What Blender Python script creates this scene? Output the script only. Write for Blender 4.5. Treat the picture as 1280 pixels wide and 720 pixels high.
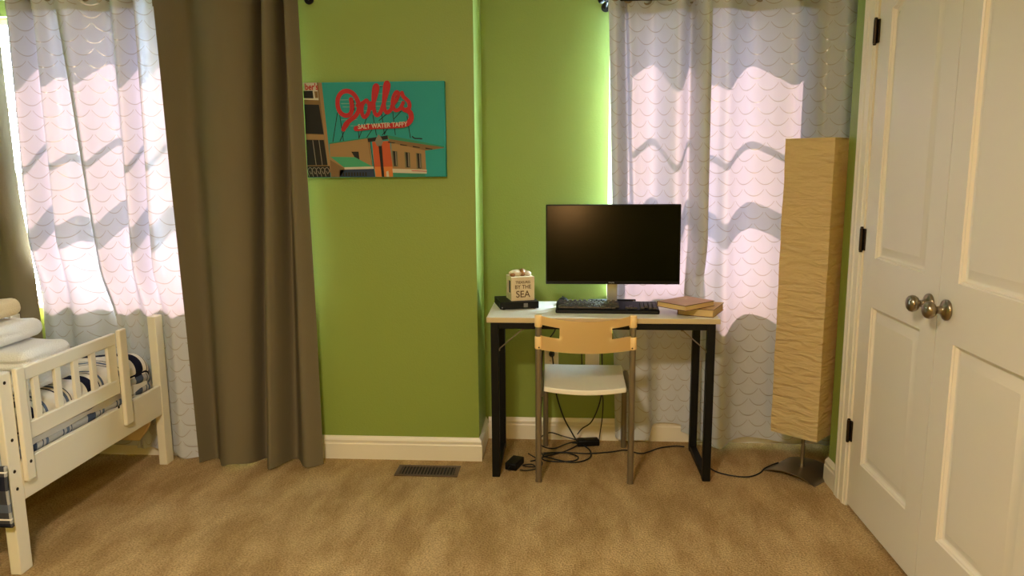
import bpy, bmesh, math, random
from mathutils import Vector, Matrix, noise

random.seed(7)
SC = bpy.context.scene
for o in list(bpy.data.objects):
    bpy.data.objects.remove(o)
C = SC.collection
R = math.radians
PI = math.pi

# ------------------------------------------------------------------ camera
CAM_H = 1.45
F_PX = 938.0
pitch, roll, yaw = R(9.25), R(-0.41), R(3.98)
fwd = Vector((-math.sin(yaw) * math.cos(pitch), math.cos(yaw) * math.cos(pitch), -math.sin(pitch)))
rgt = Vector((math.cos(yaw), math.sin(yaw), 0))
upv = rgt.cross(fwd)
r2 = rgt * math.cos(roll) + upv * math.sin(roll)
u2 = upv * math.cos(roll) - rgt * math.sin(roll)
cd = bpy.data.cameras.new('camera')
cd.sensor_width = 36.0
cd.lens = F_PX / 1280.0 * 36.0
cd.clip_start = 0.02
cam = bpy.data.objects.new('camera', cd)
C.objects.link(cam)
cam.matrix_world = Matrix(((r2.x, u2.x, -fwd.x, 0), (r2.y, u2.y, -fwd.y, 0), (r2.z, u2.z, -fwd.z, CAM_H), (0, 0, 0, 1)))
SC.camera = cam

# ------------------------------------------------------------------ world, sun, exposure
SKY_STRENGTH = 86.0
SUN_STRENGTH = 410.0
SUN_ELEV = 50.0
FILL_TORCH_W = 7.0
FILL_CEIL_W = 72.0
W = bpy.data.worlds.new('world')
SC.world = W
W.use_nodes = True
nt = W.node_tree
bg = nt.nodes['Background']
bg.inputs[0].default_value = (0.62, 0.80, 1.0, 1)
bg.inputs[1].default_value = SKY_STRENGTH
sd = bpy.data.lights.new('sun', 'SUN')
sd.energy = SUN_STRENGTH
sd.color = (1.0, 0.86, 0.72)
sd.angle = R(0.6)
sun = bpy.data.objects.new('sun', sd)
C.objects.link(sun)
sun.location = (0, 8, 9)
sun.rotation_euler = Vector((0.21, -math.cos(R(SUN_ELEV)), -math.sin(R(SUN_ELEV)))).to_track_quat('-Z', 'Y').to_euler()
vs = SC.view_settings
vs.view_transform = 'Standard'
vs.look = 'None'
vs.gamma = 1.0
vs.exposure = 0.16
vs.use_curve_mapping = False
cy = SC.cycles
cy.max_bounces = 10
cy.diffuse_bounces = 6
cy.glossy_bounces = 4
cy.transmission_bounces = 8
cy.transparent_max_bounces = 12
cy.caustics_reflective = False
cy.caustics_refractive = False
cy.sample_clamp_indirect = 6.0
cy.use_denoising = True

# ------------------------------------------------------------------ helpers: materials
def srgb(r, g, b):
    def f(c):
        c /= 255.0
        return c / 12.92 if c <= 0.04045 else ((c + 0.055) / 1.055) ** 2.4
    return (f(r), f(g), f(b), 1.0)

MATS = {}
def mat(name, col, rough=0.6, metal=0.0, spec=0.5, bump=None, var=None):
    """bump=(scale, strength, distance); var=(scale, amount) varies the colour with noise."""
    m = bpy.data.materials.new(name)
    m.use_nodes = True
    t = m.node_tree
    b = t.nodes['Principled BSDF']
    b.inputs['Base Color'].default_value = col
    b.inputs['Roughness'].default_value = rough
    b.inputs['Metallic'].default_value = metal
    b.inputs['Specular IOR Level'].default_value = spec
    if bump or var:
        tc = t.nodes.new('ShaderNodeTexCoord')
    if bump:
        n = t.nodes.new('ShaderNodeTexNoise')
        n.inputs['Scale'].default_value = bump[0]
        n.inputs['Detail'].default_value = 3
        t.links.new(tc.outputs['Object'], n.inputs['Vector'])
        bp = t.nodes.new('ShaderNodeBump')
        bp.inputs['Strength'].default_value = bump[1]
        bp.inputs['Distance'].default_value = bump[2]
        t.links.new(n.outputs[0], bp.inputs['Height'])
        t.links.new(bp.outputs[0], b.inputs['Normal'])
    if var:
        n = t.nodes.new('ShaderNodeTexNoise')
        n.inputs['Scale'].default_value = var[0]
        n.inputs['Detail'].default_value = 4
        t.links.new(tc.outputs['Object'], n.inputs['Vector'])
        mx = t.nodes.new('ShaderNodeMix')
        mx.data_type = 'RGBA'
        mx.inputs[6].default_value = tuple(c * (1 - var[1]) for c in col[:3]) + (1,)
        mx.inputs[7].default_value = tuple(min(1, c * (1 + var[1])) for c in col[:3]) + (1,)
        t.links.new(n.outputs[0], mx.inputs[0])
        t.links.new(mx.outputs[2], b.inputs['Base Color'])
    MATS[name] = m
    return m

M = {}
M['green'] = mat('green_paint', (0.248, 0.330, 0.061, 1), 0.5, bump=(140, 0.25, 0.004))
M['white_paint'] = mat('white_trim_paint', srgb(232, 224, 206), 0.38)
M['door'] = mat('door_paint', srgb(226, 218, 203), 0.36, bump=(60, 0.05, 0.002))
M['ceiling'] = mat('ceiling_paint', srgb(235, 232, 222), 0.8)
M['bronze'] = mat('dark_bronze', srgb(62, 50, 38), 0.38, 0.85)
M['nickel'] = mat('brushed_nickel', srgb(150, 138, 118), 0.28, 1.0)
M['steel'] = mat('brushed_steel', srgb(150, 138, 118), 0.4, 0.9)
M['bedwhite'] = mat('cream_painted_wood', srgb(232, 225, 205), 0.42)
M['black_metal'] = mat('black_powder_coat', srgb(7, 7, 7), 0.55, spec=0.25)
M['desktop'] = mat('cream_laminate', srgb(247, 242, 230), 0.4)
M['desk_edge'] = mat('beige_laminate_edge', srgb(205, 185, 145), 0.4)
M['chair_plastic'] = mat('cream_plastic', srgb(250, 216, 152), 0.35)
M['seat_plastic'] = mat('toplit_seat_plastic', srgb(246, 240, 226), 0.3)  # whiter than the cream backrest: light from above painted into the colour
M['chair_metal'] = mat('grey_chair_metal', srgb(140, 128, 108), 0.38, 0.7)
M['black_plastic'] = mat('black_plastic', srgb(9, 9, 10), 0.5, spec=0.22)
M['key_plastic'] = mat('black_key_plastic', srgb(24, 24, 25), 0.4)
M['screen'] = mat('matte_black_screen', srgb(3, 2, 2), 0.16, spec=0.13)
M['silver'] = mat('silver_plastic', srgb(205, 205, 205), 0.25, 0.6)
M['print_grey'] = mat('grey_print', srgb(165, 165, 165), 0.5)
M['cord'] = mat('black_cord', srgb(12, 12, 14), 0.5)
M['plate'] = mat('white_outlet_plastic', srgb(238, 230, 214), 0.35)
M['dark_hole'] = mat('dark_cavity', srgb(10, 9, 8), 0.8)
M['vent_brown'] = mat('brown_vent_metal', srgb(84, 64, 46), 0.45, 0.3)
M['towel'] = mat('white_terry', srgb(240, 238, 235), 0.95, spec=0.1, bump=(220, 0.8, 0.006))
M['towel_cream'] = mat('cream_terry', srgb(236, 218, 180), 0.95, spec=0.1, bump=(220, 0.8, 0.006))
M['sheet_blue'] = mat('pale_blue_cotton', srgb(185, 195, 205), 0.9, spec=0.1, bump=(18, 0.2, 0.01))
M['beige_cloth'] = mat('beige_cotton', srgb(215, 195, 160), 0.9, spec=0.1, bump=(25, 0.3, 0.01))
M['mattress'] = mat('white_mattress_ticking', srgb(225, 222, 218), 0.9, spec=0.1, bump=(60, 0.3, 0.004))
M['driftwood'] = mat('light_wood', srgb(222, 205, 172), 0.6, bump=(40, 0.2, 0.003), var=(14, 0.15))
M['wood_ink'] = mat('brown_lettering', srgb(92, 62, 34), 0.6)
M['shell'] = mat('pale_shell', srgb(225, 208, 178), 0.4, var=(60, 0.3))
M['shell_brown'] = mat('brown_shell', srgb(140, 92, 48), 0.4, var=(60, 0.4))
M['paper'] = mat('aged_book_paper', srgb(214, 186, 132), 0.85)
M['cover_pink'] = mat('faded_pink_cover', srgb(214, 168, 142), 0.55, var=(12, 0.12))
M['cover_dark'] = mat('dark_brown_cover', srgb(70, 40, 30), 0.55)
M['cover_tan'] = mat('tan_book_cover', srgb(205, 165, 105), 0.6, var=(10, 0.1))
M['white_plain'] = mat('white_plain', srgb(240, 240, 236), 0.6)

def nodes(name):
    m = bpy.data.materials.new(name)
    m.use_nodes = True
    t = m.node_tree
    for n in list(t.nodes):
        t.nodes.remove(n)
    out = t.nodes.new('ShaderNodeOutputMaterial')
    return m, t, out

def math_node(t, op, a, b=None, c=None):
    n = t.nodes.new('ShaderNodeMath')
    n.operation = op
    for i, v in enumerate((a, b, c)):
        if v is None:
            continue
        if isinstance(v, (int, float)):
            n.inputs[i].default_value = v
        else:
            t.links.new(v, n.inputs[i])
    return n.outputs[0]

def cloth_shader(t, col, trans_col, trans, normal=None):
    d = t.nodes.new('ShaderNodeBsdfDiffuse')
    d.inputs[0].default_value = col
    tr = t.nodes.new('ShaderNodeBsdfTranslucent')
    tr.inputs[0].default_value = trans_col
    if normal is not None:
        t.links.new(normal, d.inputs['Normal'])
    mx = t.nodes.new('ShaderNodeMixShader')
    mx.inputs[0].default_value = trans
    t.links.new(d.outputs[0], mx.inputs[1])
    t.links.new(tr.outputs[0], mx.inputs[2])
    return mx, d, tr

def make_sheer():
    m, t, out = nodes('scalloped_sheer_fabric')
    uv = t.nodes.new('ShaderNodeUVMap')
    sp = t.nodes.new('ShaderNodeSeparateXYZ')
    t.links.new(uv.outputs[0], sp.inputs[0])
    w, h, c = 0.112, 0.056, 0.040
    vr = math_node(t, 'DIVIDE', sp.outputs[1], h)
    row = math_node(t, 'FLOOR', vr)
    odd = math_node(t, 'FLOORED_MODULO', row, 2.0)
    uu = math_node(t, 'ADD', math_node(t, 'DIVIDE', sp.outputs[0], w), math_node(t, 'MULTIPLY', odd, 0.5))
    fu = math_node(t, 'SUBTRACT', math_node(t, 'FRACT', uu), 0.5)
    p = math_node(t, 'MULTIPLY', math_node(t, 'POWER', math_node(t, 'MULTIPLY', math_node(t, 'ABSOLUTE', fu), 2.0), 2.2), c)
    fv = math_node(t, 'MULTIPLY', math_node(t, 'FRACT', vr), h)
    dist = math_node(t, 'ABSOLUTE', math_node(t, 'SUBTRACT', math_node(t, 'SUBTRACT', fv, 0.007), p))
    line = math_node(t, 'LESS_THAN', dist, 0.0021)
    # the foil is worn and stops short of the tips of each scallop
    edge = math_node(t, 'LESS_THAN', math_node(t, 'ABSOLUTE', fu), 0.46)
    line = math_node(t, 'MULTIPLY', line, edge)
    nz = t.nodes.new('ShaderNodeTexNoise')
    nz.inputs['Scale'].default_value = 420
    nz.inputs['Detail'].default_value = 2
    t.links.new(uv.outputs[0], nz.inputs['Vector'])
    bp = t.nodes.new('ShaderNodeBump')
    bp.inputs['Strength'].default_value = 0.35
    bp.inputs['Distance'].default_value = 0.002
    t.links.new(nz.outputs[0], bp.inputs['Height'])
    cl, d, tr = cloth_shader(t, srgb(202, 206, 214), srgb(226, 214, 220), 0.0075, bp.outputs[0])
    ramp = t.nodes.new('ShaderNodeMix')
    ramp.data_type = 'RGBA'
    ramp.inputs[6].default_value = srgb(222, 186, 208)
    ramp.inputs[7].default_value = srgb(255, 226, 244)
    t.links.new(nz.outputs[0], ramp.inputs[0])
    t.links.new(ramp.outputs[2], tr.inputs[0])
    foil = t.nodes.new('ShaderNodeBsdfPrincipled')
    foil.inputs['Base Color'].default_value = srgb(178, 172, 168)
    foil.inputs['Metallic'].default_value = 0.7
    foil.inputs['Roughness'].default_value = 0.3
    ft = t.nodes.new('ShaderNodeBsdfTranslucent')
    ft.inputs[0].default_value = srgb(200, 190, 195)
    fm = t.nodes.new('ShaderNodeMixShader')
    fm.inputs[0].default_value = 0.006
    t.links.new(foil.outputs[0], fm.inputs[1])
    t.links.new(ft.outputs[0], fm.inputs[2])
    mx = t.nodes.new('ShaderNodeMixShader')
    t.links.new(line, mx.inputs[0])
    t.links.new(cl.outputs[0], mx.inputs[1])
    t.links.new(fm.outputs[0], mx.inputs[2])
    t.links.new(mx.outputs[0], out.inputs[0])
    return m
M['sheer'] = make_sheer()

def make_cloth(name, col, tcol, trans, scale=300, strength=0.4):
    m, t, out = nodes(name)
    uv = t.nodes.new('ShaderNodeUVMap')
    nz = t.nodes.new('ShaderNodeTexNoise')
    nz.inputs['Scale'].default_value = scale
    t.links.new(uv.outputs[0], nz.inputs['Vector'])
    bp = t.nodes.new('ShaderNodeBump')
    bp.inputs['Strength'].default_value = strength
    bp.inputs['Distance'].default_value = 0.002
    t.links.new(nz.outputs[0], bp.inputs['Height'])
    mx, d, tr = cloth_shader(t, col, tcol, trans, bp.outputs[0])
    t.links.new(mx.outputs[0], out.inputs[0])
    return m
M['lining'] = make_cloth('white_curtain_lining', srgb(225, 222, 214), srgb(200, 195, 185), 0.0005)
M['blackout'] = make_cloth('taupe_blackout_fabric', srgb(116, 107, 86), srgb(120, 95, 70), 0.001)

def make_paper_shade():
    m, t, out = nodes('crinkled_rice_paper')
    tc = t.nodes.new('ShaderNodeTexCoord')
    mp = t.nodes.new('ShaderNodeMapping')
    mp.inputs['Scale'].default_value = (6, 6, 24)
    t.links.new(tc.outputs['Object'], mp.inputs[0])
    nz = t.nodes.new('ShaderNodeTexNoise')
    nz.inputs['Scale'].default_value = 1.6
    nz.inputs['Detail'].default_value = 6
    nz.inputs['Distortion'].default_value = 0.6
    t.links.new(mp.outputs[0], nz.inputs['Vector'])
    bp = t.nodes.new('ShaderNodeBump')
    bp.inputs['Strength'].default_value = 1.0
    bp.inputs['Distance'].default_value = 0.03
    t.links.new(nz.outputs[0], bp.inputs['Height'])
    mx, d, tr = cloth_shader(t, srgb(246, 224, 172), srgb(235, 195, 115), 0.38, bp.outputs[0])
    t.links.new(mx.outputs[0], out.inputs[0])
    return m
M['rice_paper'] = make_paper_shade()

def make_carpet():
    m, t, out = nodes('beige_carpet')
    b = t.nodes.new('ShaderNodeBsdfPrincipled')
    b.inputs['Roughness'].default_value = 0.95
    b.inputs['Specular IOR Level'].default_value = 0.05
    tc = t.nodes.new('ShaderNodeTexCoord')
    fine = t.nodes.new('ShaderNodeTexNoise')
    fine.inputs['Scale'].default_value = 135
    fine.inputs['Detail'].default_value = 4
    t.links.new(tc.outputs['Object'], fine.inputs['Vector'])
    mp = t.nodes.new('ShaderNodeMapping')
    mp.inputs['Rotation'].default_value = (0, 0, R(-28))
    mp.inputs['Scale'].default_value = (1.9, 0.75, 1)
    t.links.new(tc.outputs['Object'], mp.inputs[0])
    big = t.nodes.new('ShaderNodeTexNoise')
    big.inputs['Scale'].default_value = 3.6
    big.inputs['Detail'].default_value = 5
    big.inputs['Roughness'].default_value = 0.6
    big.inputs['Distortion'].default_value = 0.15
    t.links.new(mp.outputs[0], big.inputs['Vector'])
    cr = t.nodes.new('ShaderNodeValToRGB')
    cr.color_ramp.elements[0].position = 0.38
    cr.color_ramp.elements[0].color = srgb(196, 162, 112)
    cr.color_ramp.elements[1].position = 0.66
    cr.color_ramp.elements[1].color = srgb(234, 202, 150)
    t.links.new(big.outputs[0], cr.inputs[0])
    mx = t.nodes.new('ShaderNodeMix')
    mx.data_type = 'RGBA'
    mx.blend_type = 'MULTIPLY'
    mx.inputs[0].default_value = 1.0
    c2 = t.nodes.new('ShaderNodeValToRGB')
    c2.color_ramp.elements[0].position = 0.3
    c2.color_ramp.elements[0].color = (0.50, 0.47, 0.42, 1)
    c2.color_ramp.elements[1].position = 0.7
    c2.color_ramp.elements[1].color = (1, 1, 1, 1)
    t.links.new(fine.outputs[0], c2.inputs[0])
    t.links.new(cr.outputs[0], mx.inputs[6])
    t.links.new(c2.outputs[0], mx.inputs[7])
    t.links.new(mx.outputs[2], b.inputs['Base Color'])
    bp = t.nodes.new('ShaderNodeBump')
    bp.inputs['Strength'].default_value = 0.9
    bp.inputs['Distance'].default_value = 0.016
    t.links.new(fine.outputs[0], bp.inputs['Height'])
    t.links.new(bp.outputs[0], b.inputs['Normal'])
    t.links.new(b.outputs[0], out.inputs[0])
    return m
M['carpet'] = make_carpet()

def make_plaid(name, base, pu, pv, bands_u, bands_v):
    """bands = list of (start, end, colour) inside one repeat, in metres of UV."""
    m, t, out = nodes(name)
    b = t.nodes.new('ShaderNodeBsdfPrincipled')
    b.inputs['Roughness'].default_value = 0.9
    b.inputs['Specular IOR Level'].default_value = 0.1
    uv = t.nodes.new('ShaderNodeUVMap')
    sp = t.nodes.new('ShaderNodeSeparateXYZ')
    t.links.new(uv.outputs[0], sp.inputs[0])
    cur = None
    for axis, per, bands in ((0, pu, bands_u), (1, pv, bands_v)):
        f = math_node(t, 'FLOORED_MODULO', sp.outputs[axis], per)
        for s, e, c, a in bands:
            k = math_node(t, 'MULTIPLY', math_node(t, 'GREATER_THAN', f, s), math_node(t, 'LESS_THAN', f, e))
            k = math_node(t, 'MULTIPLY', k, a)
            mx = t.nodes.new('ShaderNodeMix')
            mx.data_type = 'RGBA'
            t.links.new(k, mx.inputs[0])
            if cur is None:
                mx.inputs[6].default_value = base
            else:
                t.links.new(cur, mx.inputs[6])
            mx.inputs[7].default_value = c
            cur = mx.outputs[2]
    t.links.new(cur, b.inputs['Base Color'])
    nz = t.nodes.new('ShaderNodeTexNoise')
    nz.inputs['Scale'].default_value = 22
    t.links.new(uv.outputs[0], nz.inputs['Vector'])
    bp = t.nodes.new('ShaderNodeBump')
    bp.inputs['Strength'].default_value = 0.3
    bp.inputs['Distance'].default_value = 0.015
    t.links.new(nz.outputs[0], bp.inputs['Height'])
    t.links.new(bp.outputs[0], b.inputs['Normal'])
    t.links.new(b.outputs[0], out.inputs[0])
    return m
NAVY, SLATE, GREY = srgb(26, 28, 46), srgb(92, 104, 126), srgb(150, 150, 152)
M['plaid'] = make_plaid('striped_plaid_cotton', srgb(226, 219, 206), 0.36, 0.62,
    [(0.03, 0.085, NAVY, 1), (0.115, 0.121, NAVY, 1), (0.135, 0.150, SLATE, 1), (0.235, 0.243, NAVY, 1), (0.258, 0.274, SLATE, 1), (0.285, 0.290, NAVY, 1)],
    [(0.0, 0.10, SLATE, 0.55), (0.105, 0.115, NAVY, 1), (0.50, 0.555, SLATE, 0.85), (0.57, 0.58, NAVY, 1)])
M['plaid_dark'] = make_plaid('dark_plaid_cotton', srgb(176, 176, 172), 0.20, 0.17,
    [(0.0, 0.055, NAVY, 0.9), (0.07, 0.076, srgb(230, 225, 215), 1), (0.10, 0.15, SLATE, 0.7)],
    [(0.0, 0.05, NAVY, 0.85), (0.062, 0.068, srgb(235, 232, 224), 1), (0.09, 0.12, SLATE, 0.7)])

def make_glass():
    m, t, out = nodes('window_glass')
    tr = t.nodes.new('ShaderNodeBsdfTransparent')
    tr.inputs[0].default_value = (0.95, 0.97, 0.96, 1)
    gl = t.nodes.new('ShaderNodeBsdfGlossy')
    gl.inputs['Roughness'].default_value = 0.02
    lw = t.nodes.new('ShaderNodeLayerWeight')
    fr = math_node(t, 'ADD', math_node(t, 'MULTIPLY', math_node(t, 'POWER', lw.outputs['Facing'], 5.0), 0.8), 0.03)
    mx = t.nodes.new('ShaderNodeMixShader')
    t.links.new(fr, mx.inputs[0])
    t.links.new(tr.outputs[0], mx.inputs[1])
    t.links.new(gl.outputs[0], mx.inputs[2])
    t.links.new(mx.outputs[0], out.inputs[0])
    return m
M['glass'] = make_glass()

def make_glow(name, col, s):
    m, t, out = nodes(name)
    e = t.nodes.new('ShaderNodeEmission')
    e.inputs[0].default_value = col
    e.inputs[1].default_value = s
    t.links.new(e.outputs[0], out.inputs[0])
    return m

# ------------------------------------------------------------------ helpers: meshes
def B():
    return bmesh.new()

def box(bm, x0, x1, y0, y1, z0, z1, mtx=None, mi=0):
    vs_ = [bm.verts.new((x, y, z)) for x in (x0, x1) for y in (y0, y1) for z in (z0, z1)]
    if mtx is not None:
        for v in vs_:
            v.co = mtx @ v.co
    for idx in ((0, 1, 3, 2), (4, 6, 7, 5), (0, 4, 5, 1), (2, 3, 7, 6), (0, 2, 6, 4), (1, 5, 7, 3)):
        f = bm.faces.new([vs_[i] for i in idx])
        f.material_index = mi
    return vs_

def tube(bm, pts, r, n=10, cap=True, flat=1.0):
    pts = [Vector(p) for p in pts]
    rings = []
    prev = None
    for i, p in enumerate(pts):
        if i == 0:
            d = pts[1] - pts[0]
        elif i == len(pts) - 1:
            d = pts[-1] - pts[-2]
        else:
            d = (pts[i + 1] - p).normalized() + (p - pts[i - 1]).normalized()
        d.normalize()
        if prev is None:
            a = Vector((1, 0, 0)) if abs(d.x) < 0.9 else Vector((0, 1, 0))
            u = (a - d * a.dot(d)).normalized()
        else:
            u = (prev - d * prev.dot(d)).normalized()
        prev = u
        v = d.cross(u)
        rr = r[i] if isinstance(r, (list, tuple)) else r
        rings.append([bm.verts.new(p + (u * math.cos(k * 2 * PI / n) + v * math.sin(k * 2 * PI / n) * flat) * rr) for k in range(n)])
    for a, b in zip(rings, rings[1:]):
        for k in range(n):
            bm.faces.new((a[k], a[(k + 1) % n], b[(k + 1) % n], b[k]))
    if cap:
        bm.faces.new(list(reversed(rings[0])))
        bm.faces.new(rings[-1])

def lathe(bm, prof, mtx=None, n=24):
    """prof: list of (r, z) around local Z."""
    rings = []
    for r, z in prof:
        ring = []
        for k in range(n):
            co = Vector((max(r, 1e-5) * math.cos(2 * PI * k / n), max(r, 1e-5) * math.sin(2 * PI * k / n), z))
            ring.append(bm.verts.new(mtx @ co if mtx is not None else co))
        rings.append(ring)
    for a, b in zip(rings, rings[1:]):
        for k in range(n):
            bm.faces.new((a[k], a[(k + 1) % n], b[(k + 1) % n], b[k]))
    bm.faces.new(list(reversed(rings[0])))
    bm.faces.new(rings[-1])

def ball(bm, c, rx, ry, rz, mtx=None, seg=16, rings=10):
    r = bmesh.ops.create_uvsphere(bm, u_segments=seg, v_segments=rings, radius=1.0)
    for v in r['verts']:
        co = Vector((v.co.x * rx, v.co.y * ry, v.co.z * rz))
        if mtx is not None:
            co = mtx @ co
        v.co = co + Vector(c)

def catmull(P, n):
    """n samples per segment through the points P (tuples of any length)."""
    out = []
    for i in range(len(P) - 1):
        p0 = P[max(i - 1, 0)]
        p1, p2 = P[i], P[i + 1]
        p3 = P[min(i + 2, len(P) - 1)]
        for k in range(n):
            t = k / n
            out.append(tuple(0.5 * ((2 * b) + (-a + c) * t + (2 * a - 5 * b + 4 * c - d) * t * t + (-a + 3 * b - 3 * c + d) * t ** 3)
                             for a, b, c, d in zip(p0, p1, p2, p3)))
    out.append(tuple(P[-1]))
    return out

ORG = {}
def tagit(o, label=None, cat=None, group=None, kind=None):
    if label:
        o['label'] = label
    if cat:
        o['category'] = cat
    if group:
        o['group'] = group
    if kind:
        o['kind'] = kind
    return o

def thing(name, label, cat, loc=(0, 0, 0), rotz=0.0, group=None):
    o = bpy.data.objects.new(name, None)
    o.empty_display_size = 0.1
    C.objects.link(o)
    o.location = loc
    o.rotation_euler = (0, 0, rotz)
    ORG[o] = Vector(loc)
    return tagit(o, label, cat, group)

def obj(name, bm, m, parent=None, bevel=0.0, smooth=35, world=False, subsurf=0, label=None, recalc=True):
    """link bm as one mesh object; world=True: verts are in world space, shift them to the (unrotated) parent."""
    if world and parent is not None:
        off = ORG[parent]
        for v in bm.verts:
            v.co -= off
    if recalc:
        bmesh.ops.recalc_face_normals(bm, faces=bm.faces)
    me = bpy.data.meshes.new(name)
    bm.to_mesh(me)
    bm.free()
    for mm in (m if isinstance(m, (list, tuple)) else [m]):
        me.materials.append(mm)
    o = bpy.data.objects.new(name, me)
    C.objects.link(o)
    if parent is not None:
        o.parent = parent
        ORG[o] = ORG.get(parent, Vector((0, 0, 0)))
    if bevel:
        md = o.modifiers.new('bevel', 'BEVEL')
        md.width = bevel
        md.segments = 2
        md.limit_method = 'ANGLE'
        md.angle_limit = R(40)
    if subsurf:
        md = o.modifiers.new('sub', 'SUBSURF')
        md.levels = md.render_levels = subsurf
    if smooth:
        for p in me.polygons:
            p.use_smooth = True
        if smooth < 180:
            me.set_sharp_from_angle(angle=R(smooth))
    if label:
        o['label'] = label
    return o

def struct(name, bm, m, label=None, cat=None, **k):
    o = obj(name, bm, m, **k)
    o['kind'] = 'structure'
    if label:
        o['label'] = label
        o['category'] = cat
    return o

def text_mesh(body, size, depth, align='CENTER', bold=0.0, sx=1.0):
    """text in the local XZ plane, facing -Y, centred."""
    cu = bpy.data.curves.new('txt', 'FONT')
    cu.body = body
    cu.size = size
    cu.extrude = depth
    cu.offset = bold
    cu.align_x = align
    cu.align_y = 'CENTER'
    tmp = bpy.data.objects.new('txt', cu)
    C.objects.link(tmp)
    bpy.context.view_layer.update()
    dg = bpy.context.evaluated_depsgraph_get()
    me = bpy.data.meshes.new_from_object(tmp.evaluated_get(dg))
    bm = bmesh.new()
    bm.from_mesh(me)
    bpy.data.objects.remove(tmp)
    bpy.data.meshes.remove(me)
    bpy.data.curves.remove(cu)
    for v in bm.verts:
        v.co = Vector((v.co.x * sx, -v.co.z, v.co.y))
    return bm

def merge(dst, src, mtx=None, mi=None):
    me = bpy.data.meshes.new('tmp')
    if mtx is not None:
        src.transform(mtx)
    if mi is not None:
        for f in src.faces:
            f.material_index = mi
    src.to_mesh(me)
    src.free()
    n = len(dst.faces)
    dst.from_mesh(me)
    bpy.data.meshes.remove(me)

def tr(x, y, z):
    return Matrix.Translation((x, y, z))

# ------------------------------------------------------------------ the room
YL, YB, XJ, XR, YC, CEIL = 3.54, 3.86, -0.415, 1.22, 3.37, 2.62
XL, YF, XA = -3.1, -2.2, 1.78
T = 0.13
bm = B(); box(bm, XL - T, XA + T, YF - T, YB + T, -0.1, 0.0)
struct('floor', bm, M['carpet'], 'beige cut-pile carpet with lighter brushed patches', 'carpet', smooth=0)
bm = B(); box(bm, XL - T, XA + T, YF - T, YB + T, CEIL, CEIL + 0.1)
struct('ceiling', bm, M['ceiling'], smooth=0)

W1 = (-2.80, -1.31, 0.78, 2.165)     # left window opening
W2 = (0.222, 1.095, 0.78, 2.165)      # right window opening
def wall_with_opening(x0, x1, y0, y1, w):
    bm = B()
    box(bm, x0, w[0], y0, y1, 0, CEIL)
    box(bm, w[1], x1, y0, y1, 0, CEIL)
    box(bm, w[0], w[1], y0, y1, 0, w[2])
    box(bm, w[0], w[1], y0, y1, w[3], CEIL)
    bmesh.ops.remove_doubles(bm, verts=bm.verts, dist=1e-5)
    return bm
struct('wall_back', wall_with_opening(XL, XJ, YL, YL + T, W1), M['green'], 'green painted wall section behind the canvas picture', 'wall', smooth=0)
struct('wall_alcove', wall_with_opening(XJ - T, XA, YB, YB + T, W2), M['green'], 'green painted alcove wall behind the desk', 'wall', smooth=0)
bm = B(); box(bm, XJ - T, XJ, YL + T, YB, 0, CEIL)
struct('wall_return', bm, M['green'], 'narrow green return wall at the jog left of the desk', 'wall', smooth=0)
bm = B(); box(bm, XL - T, XL, YF, YL + T, 0, CEIL)
struct('wall_left', bm, M['green'], smooth=0)
bm = B(); box(bm, XL - T, XA + T, YF - T, YF, 0, CEIL)
struct('wall_front', bm, M['green'], smooth=0)
DOOR_Y0, DOOR_Y1, DOOR_H = 1.862, 3.122, 2.29
bm = B()
box(bm, XR, XR + T, YF, DOOR_Y0, 0, CEIL)
box(bm, XR, XR + T, DOOR_Y1, YC, 0, CEIL)
box(bm, XR, XR + T, DOOR_Y0, DOOR_Y1, DOOR_H, CEIL)
struct('wall_right', bm, M['green'], 'green wall strip beside the closet door casing', 'wall', smooth=0)
bm = B(); box(bm, XR + T, XA, YC - T, YC, 0, CEIL)
struct('wall_corner', bm, M['green'], smooth=0)
bm = B(); box(bm, XA, XA + T, YF, YB + T, 0, CEIL)
struct('wall_closet', bm, M['green'], smooth=0)

# baseboards: a profile (depth, height) swept along a floor path with mitred corners
PROF = [(0, 0), (0.015, 0), (0.015, 0.078), (0.012, 0.083), (0.0115, 0.092), (0.013, 0.097), (0.010, 0.106), (0.005, 0.112), (0.003, 0.118), (0, 0.118)]
def sweep(bm, path, prof, closed_ends=True):
    """path: xy points, room on the right-hand side of travel."""
    P = [Vector(p) for p in path]
    rings = []
    for i, p in enumerate(P):
        ds = []
        if i > 0:
            ds.append((P[i] - P[i - 1]).normalized())
        if i < len(P) - 1:
            ds.append((P[i + 1] - P[i]).normalized())
        ns = [Vector((d.y, -d.x)) for d in ds]
        n = ns[0] if len(ns) == 1 else (ns[0] + ns[1]) / (1 + ns[0].dot(ns[1]))
        rings.append([bm.verts.new((p.x + n.x * d, p.y + n.y * d, z)) for d, z in prof])
    for a, b in zip(rings, rings[1:]):
        for k in range(len(prof)):
            j = (k + 1) % len(prof)
            bm.faces.new((a[k], a[j], b[j], b[k]))
    bm.faces.new(rings[0])
    bm.faces.new(list(reversed(rings[-1])))
bm = B(); sweep(bm, [(XL, YL), (XJ, YL), (XJ, YB - 0.001)], PROF)
struct('baseboard_back', bm, M['white_paint'], 'white moulded baseboard under the canvas picture, turning the jog corner', 'baseboard', smooth=25)
bm = B(); sweep(bm, [(XJ + 0.015, YB), (XA, YB)], PROF)
struct('baseboard_alcove', bm, M['white_paint'], 'white moulded baseboard behind the desk', 'baseboard', smooth=25)
bm = B(); sweep(bm, [(XA, YC), (XR, YC), (XR, 3.238)], PROF)
struct('baseboard_right', bm, M['white_paint'], 'short white baseboard between closet casing and wall corner', 'baseboard', smooth=25)

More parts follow.
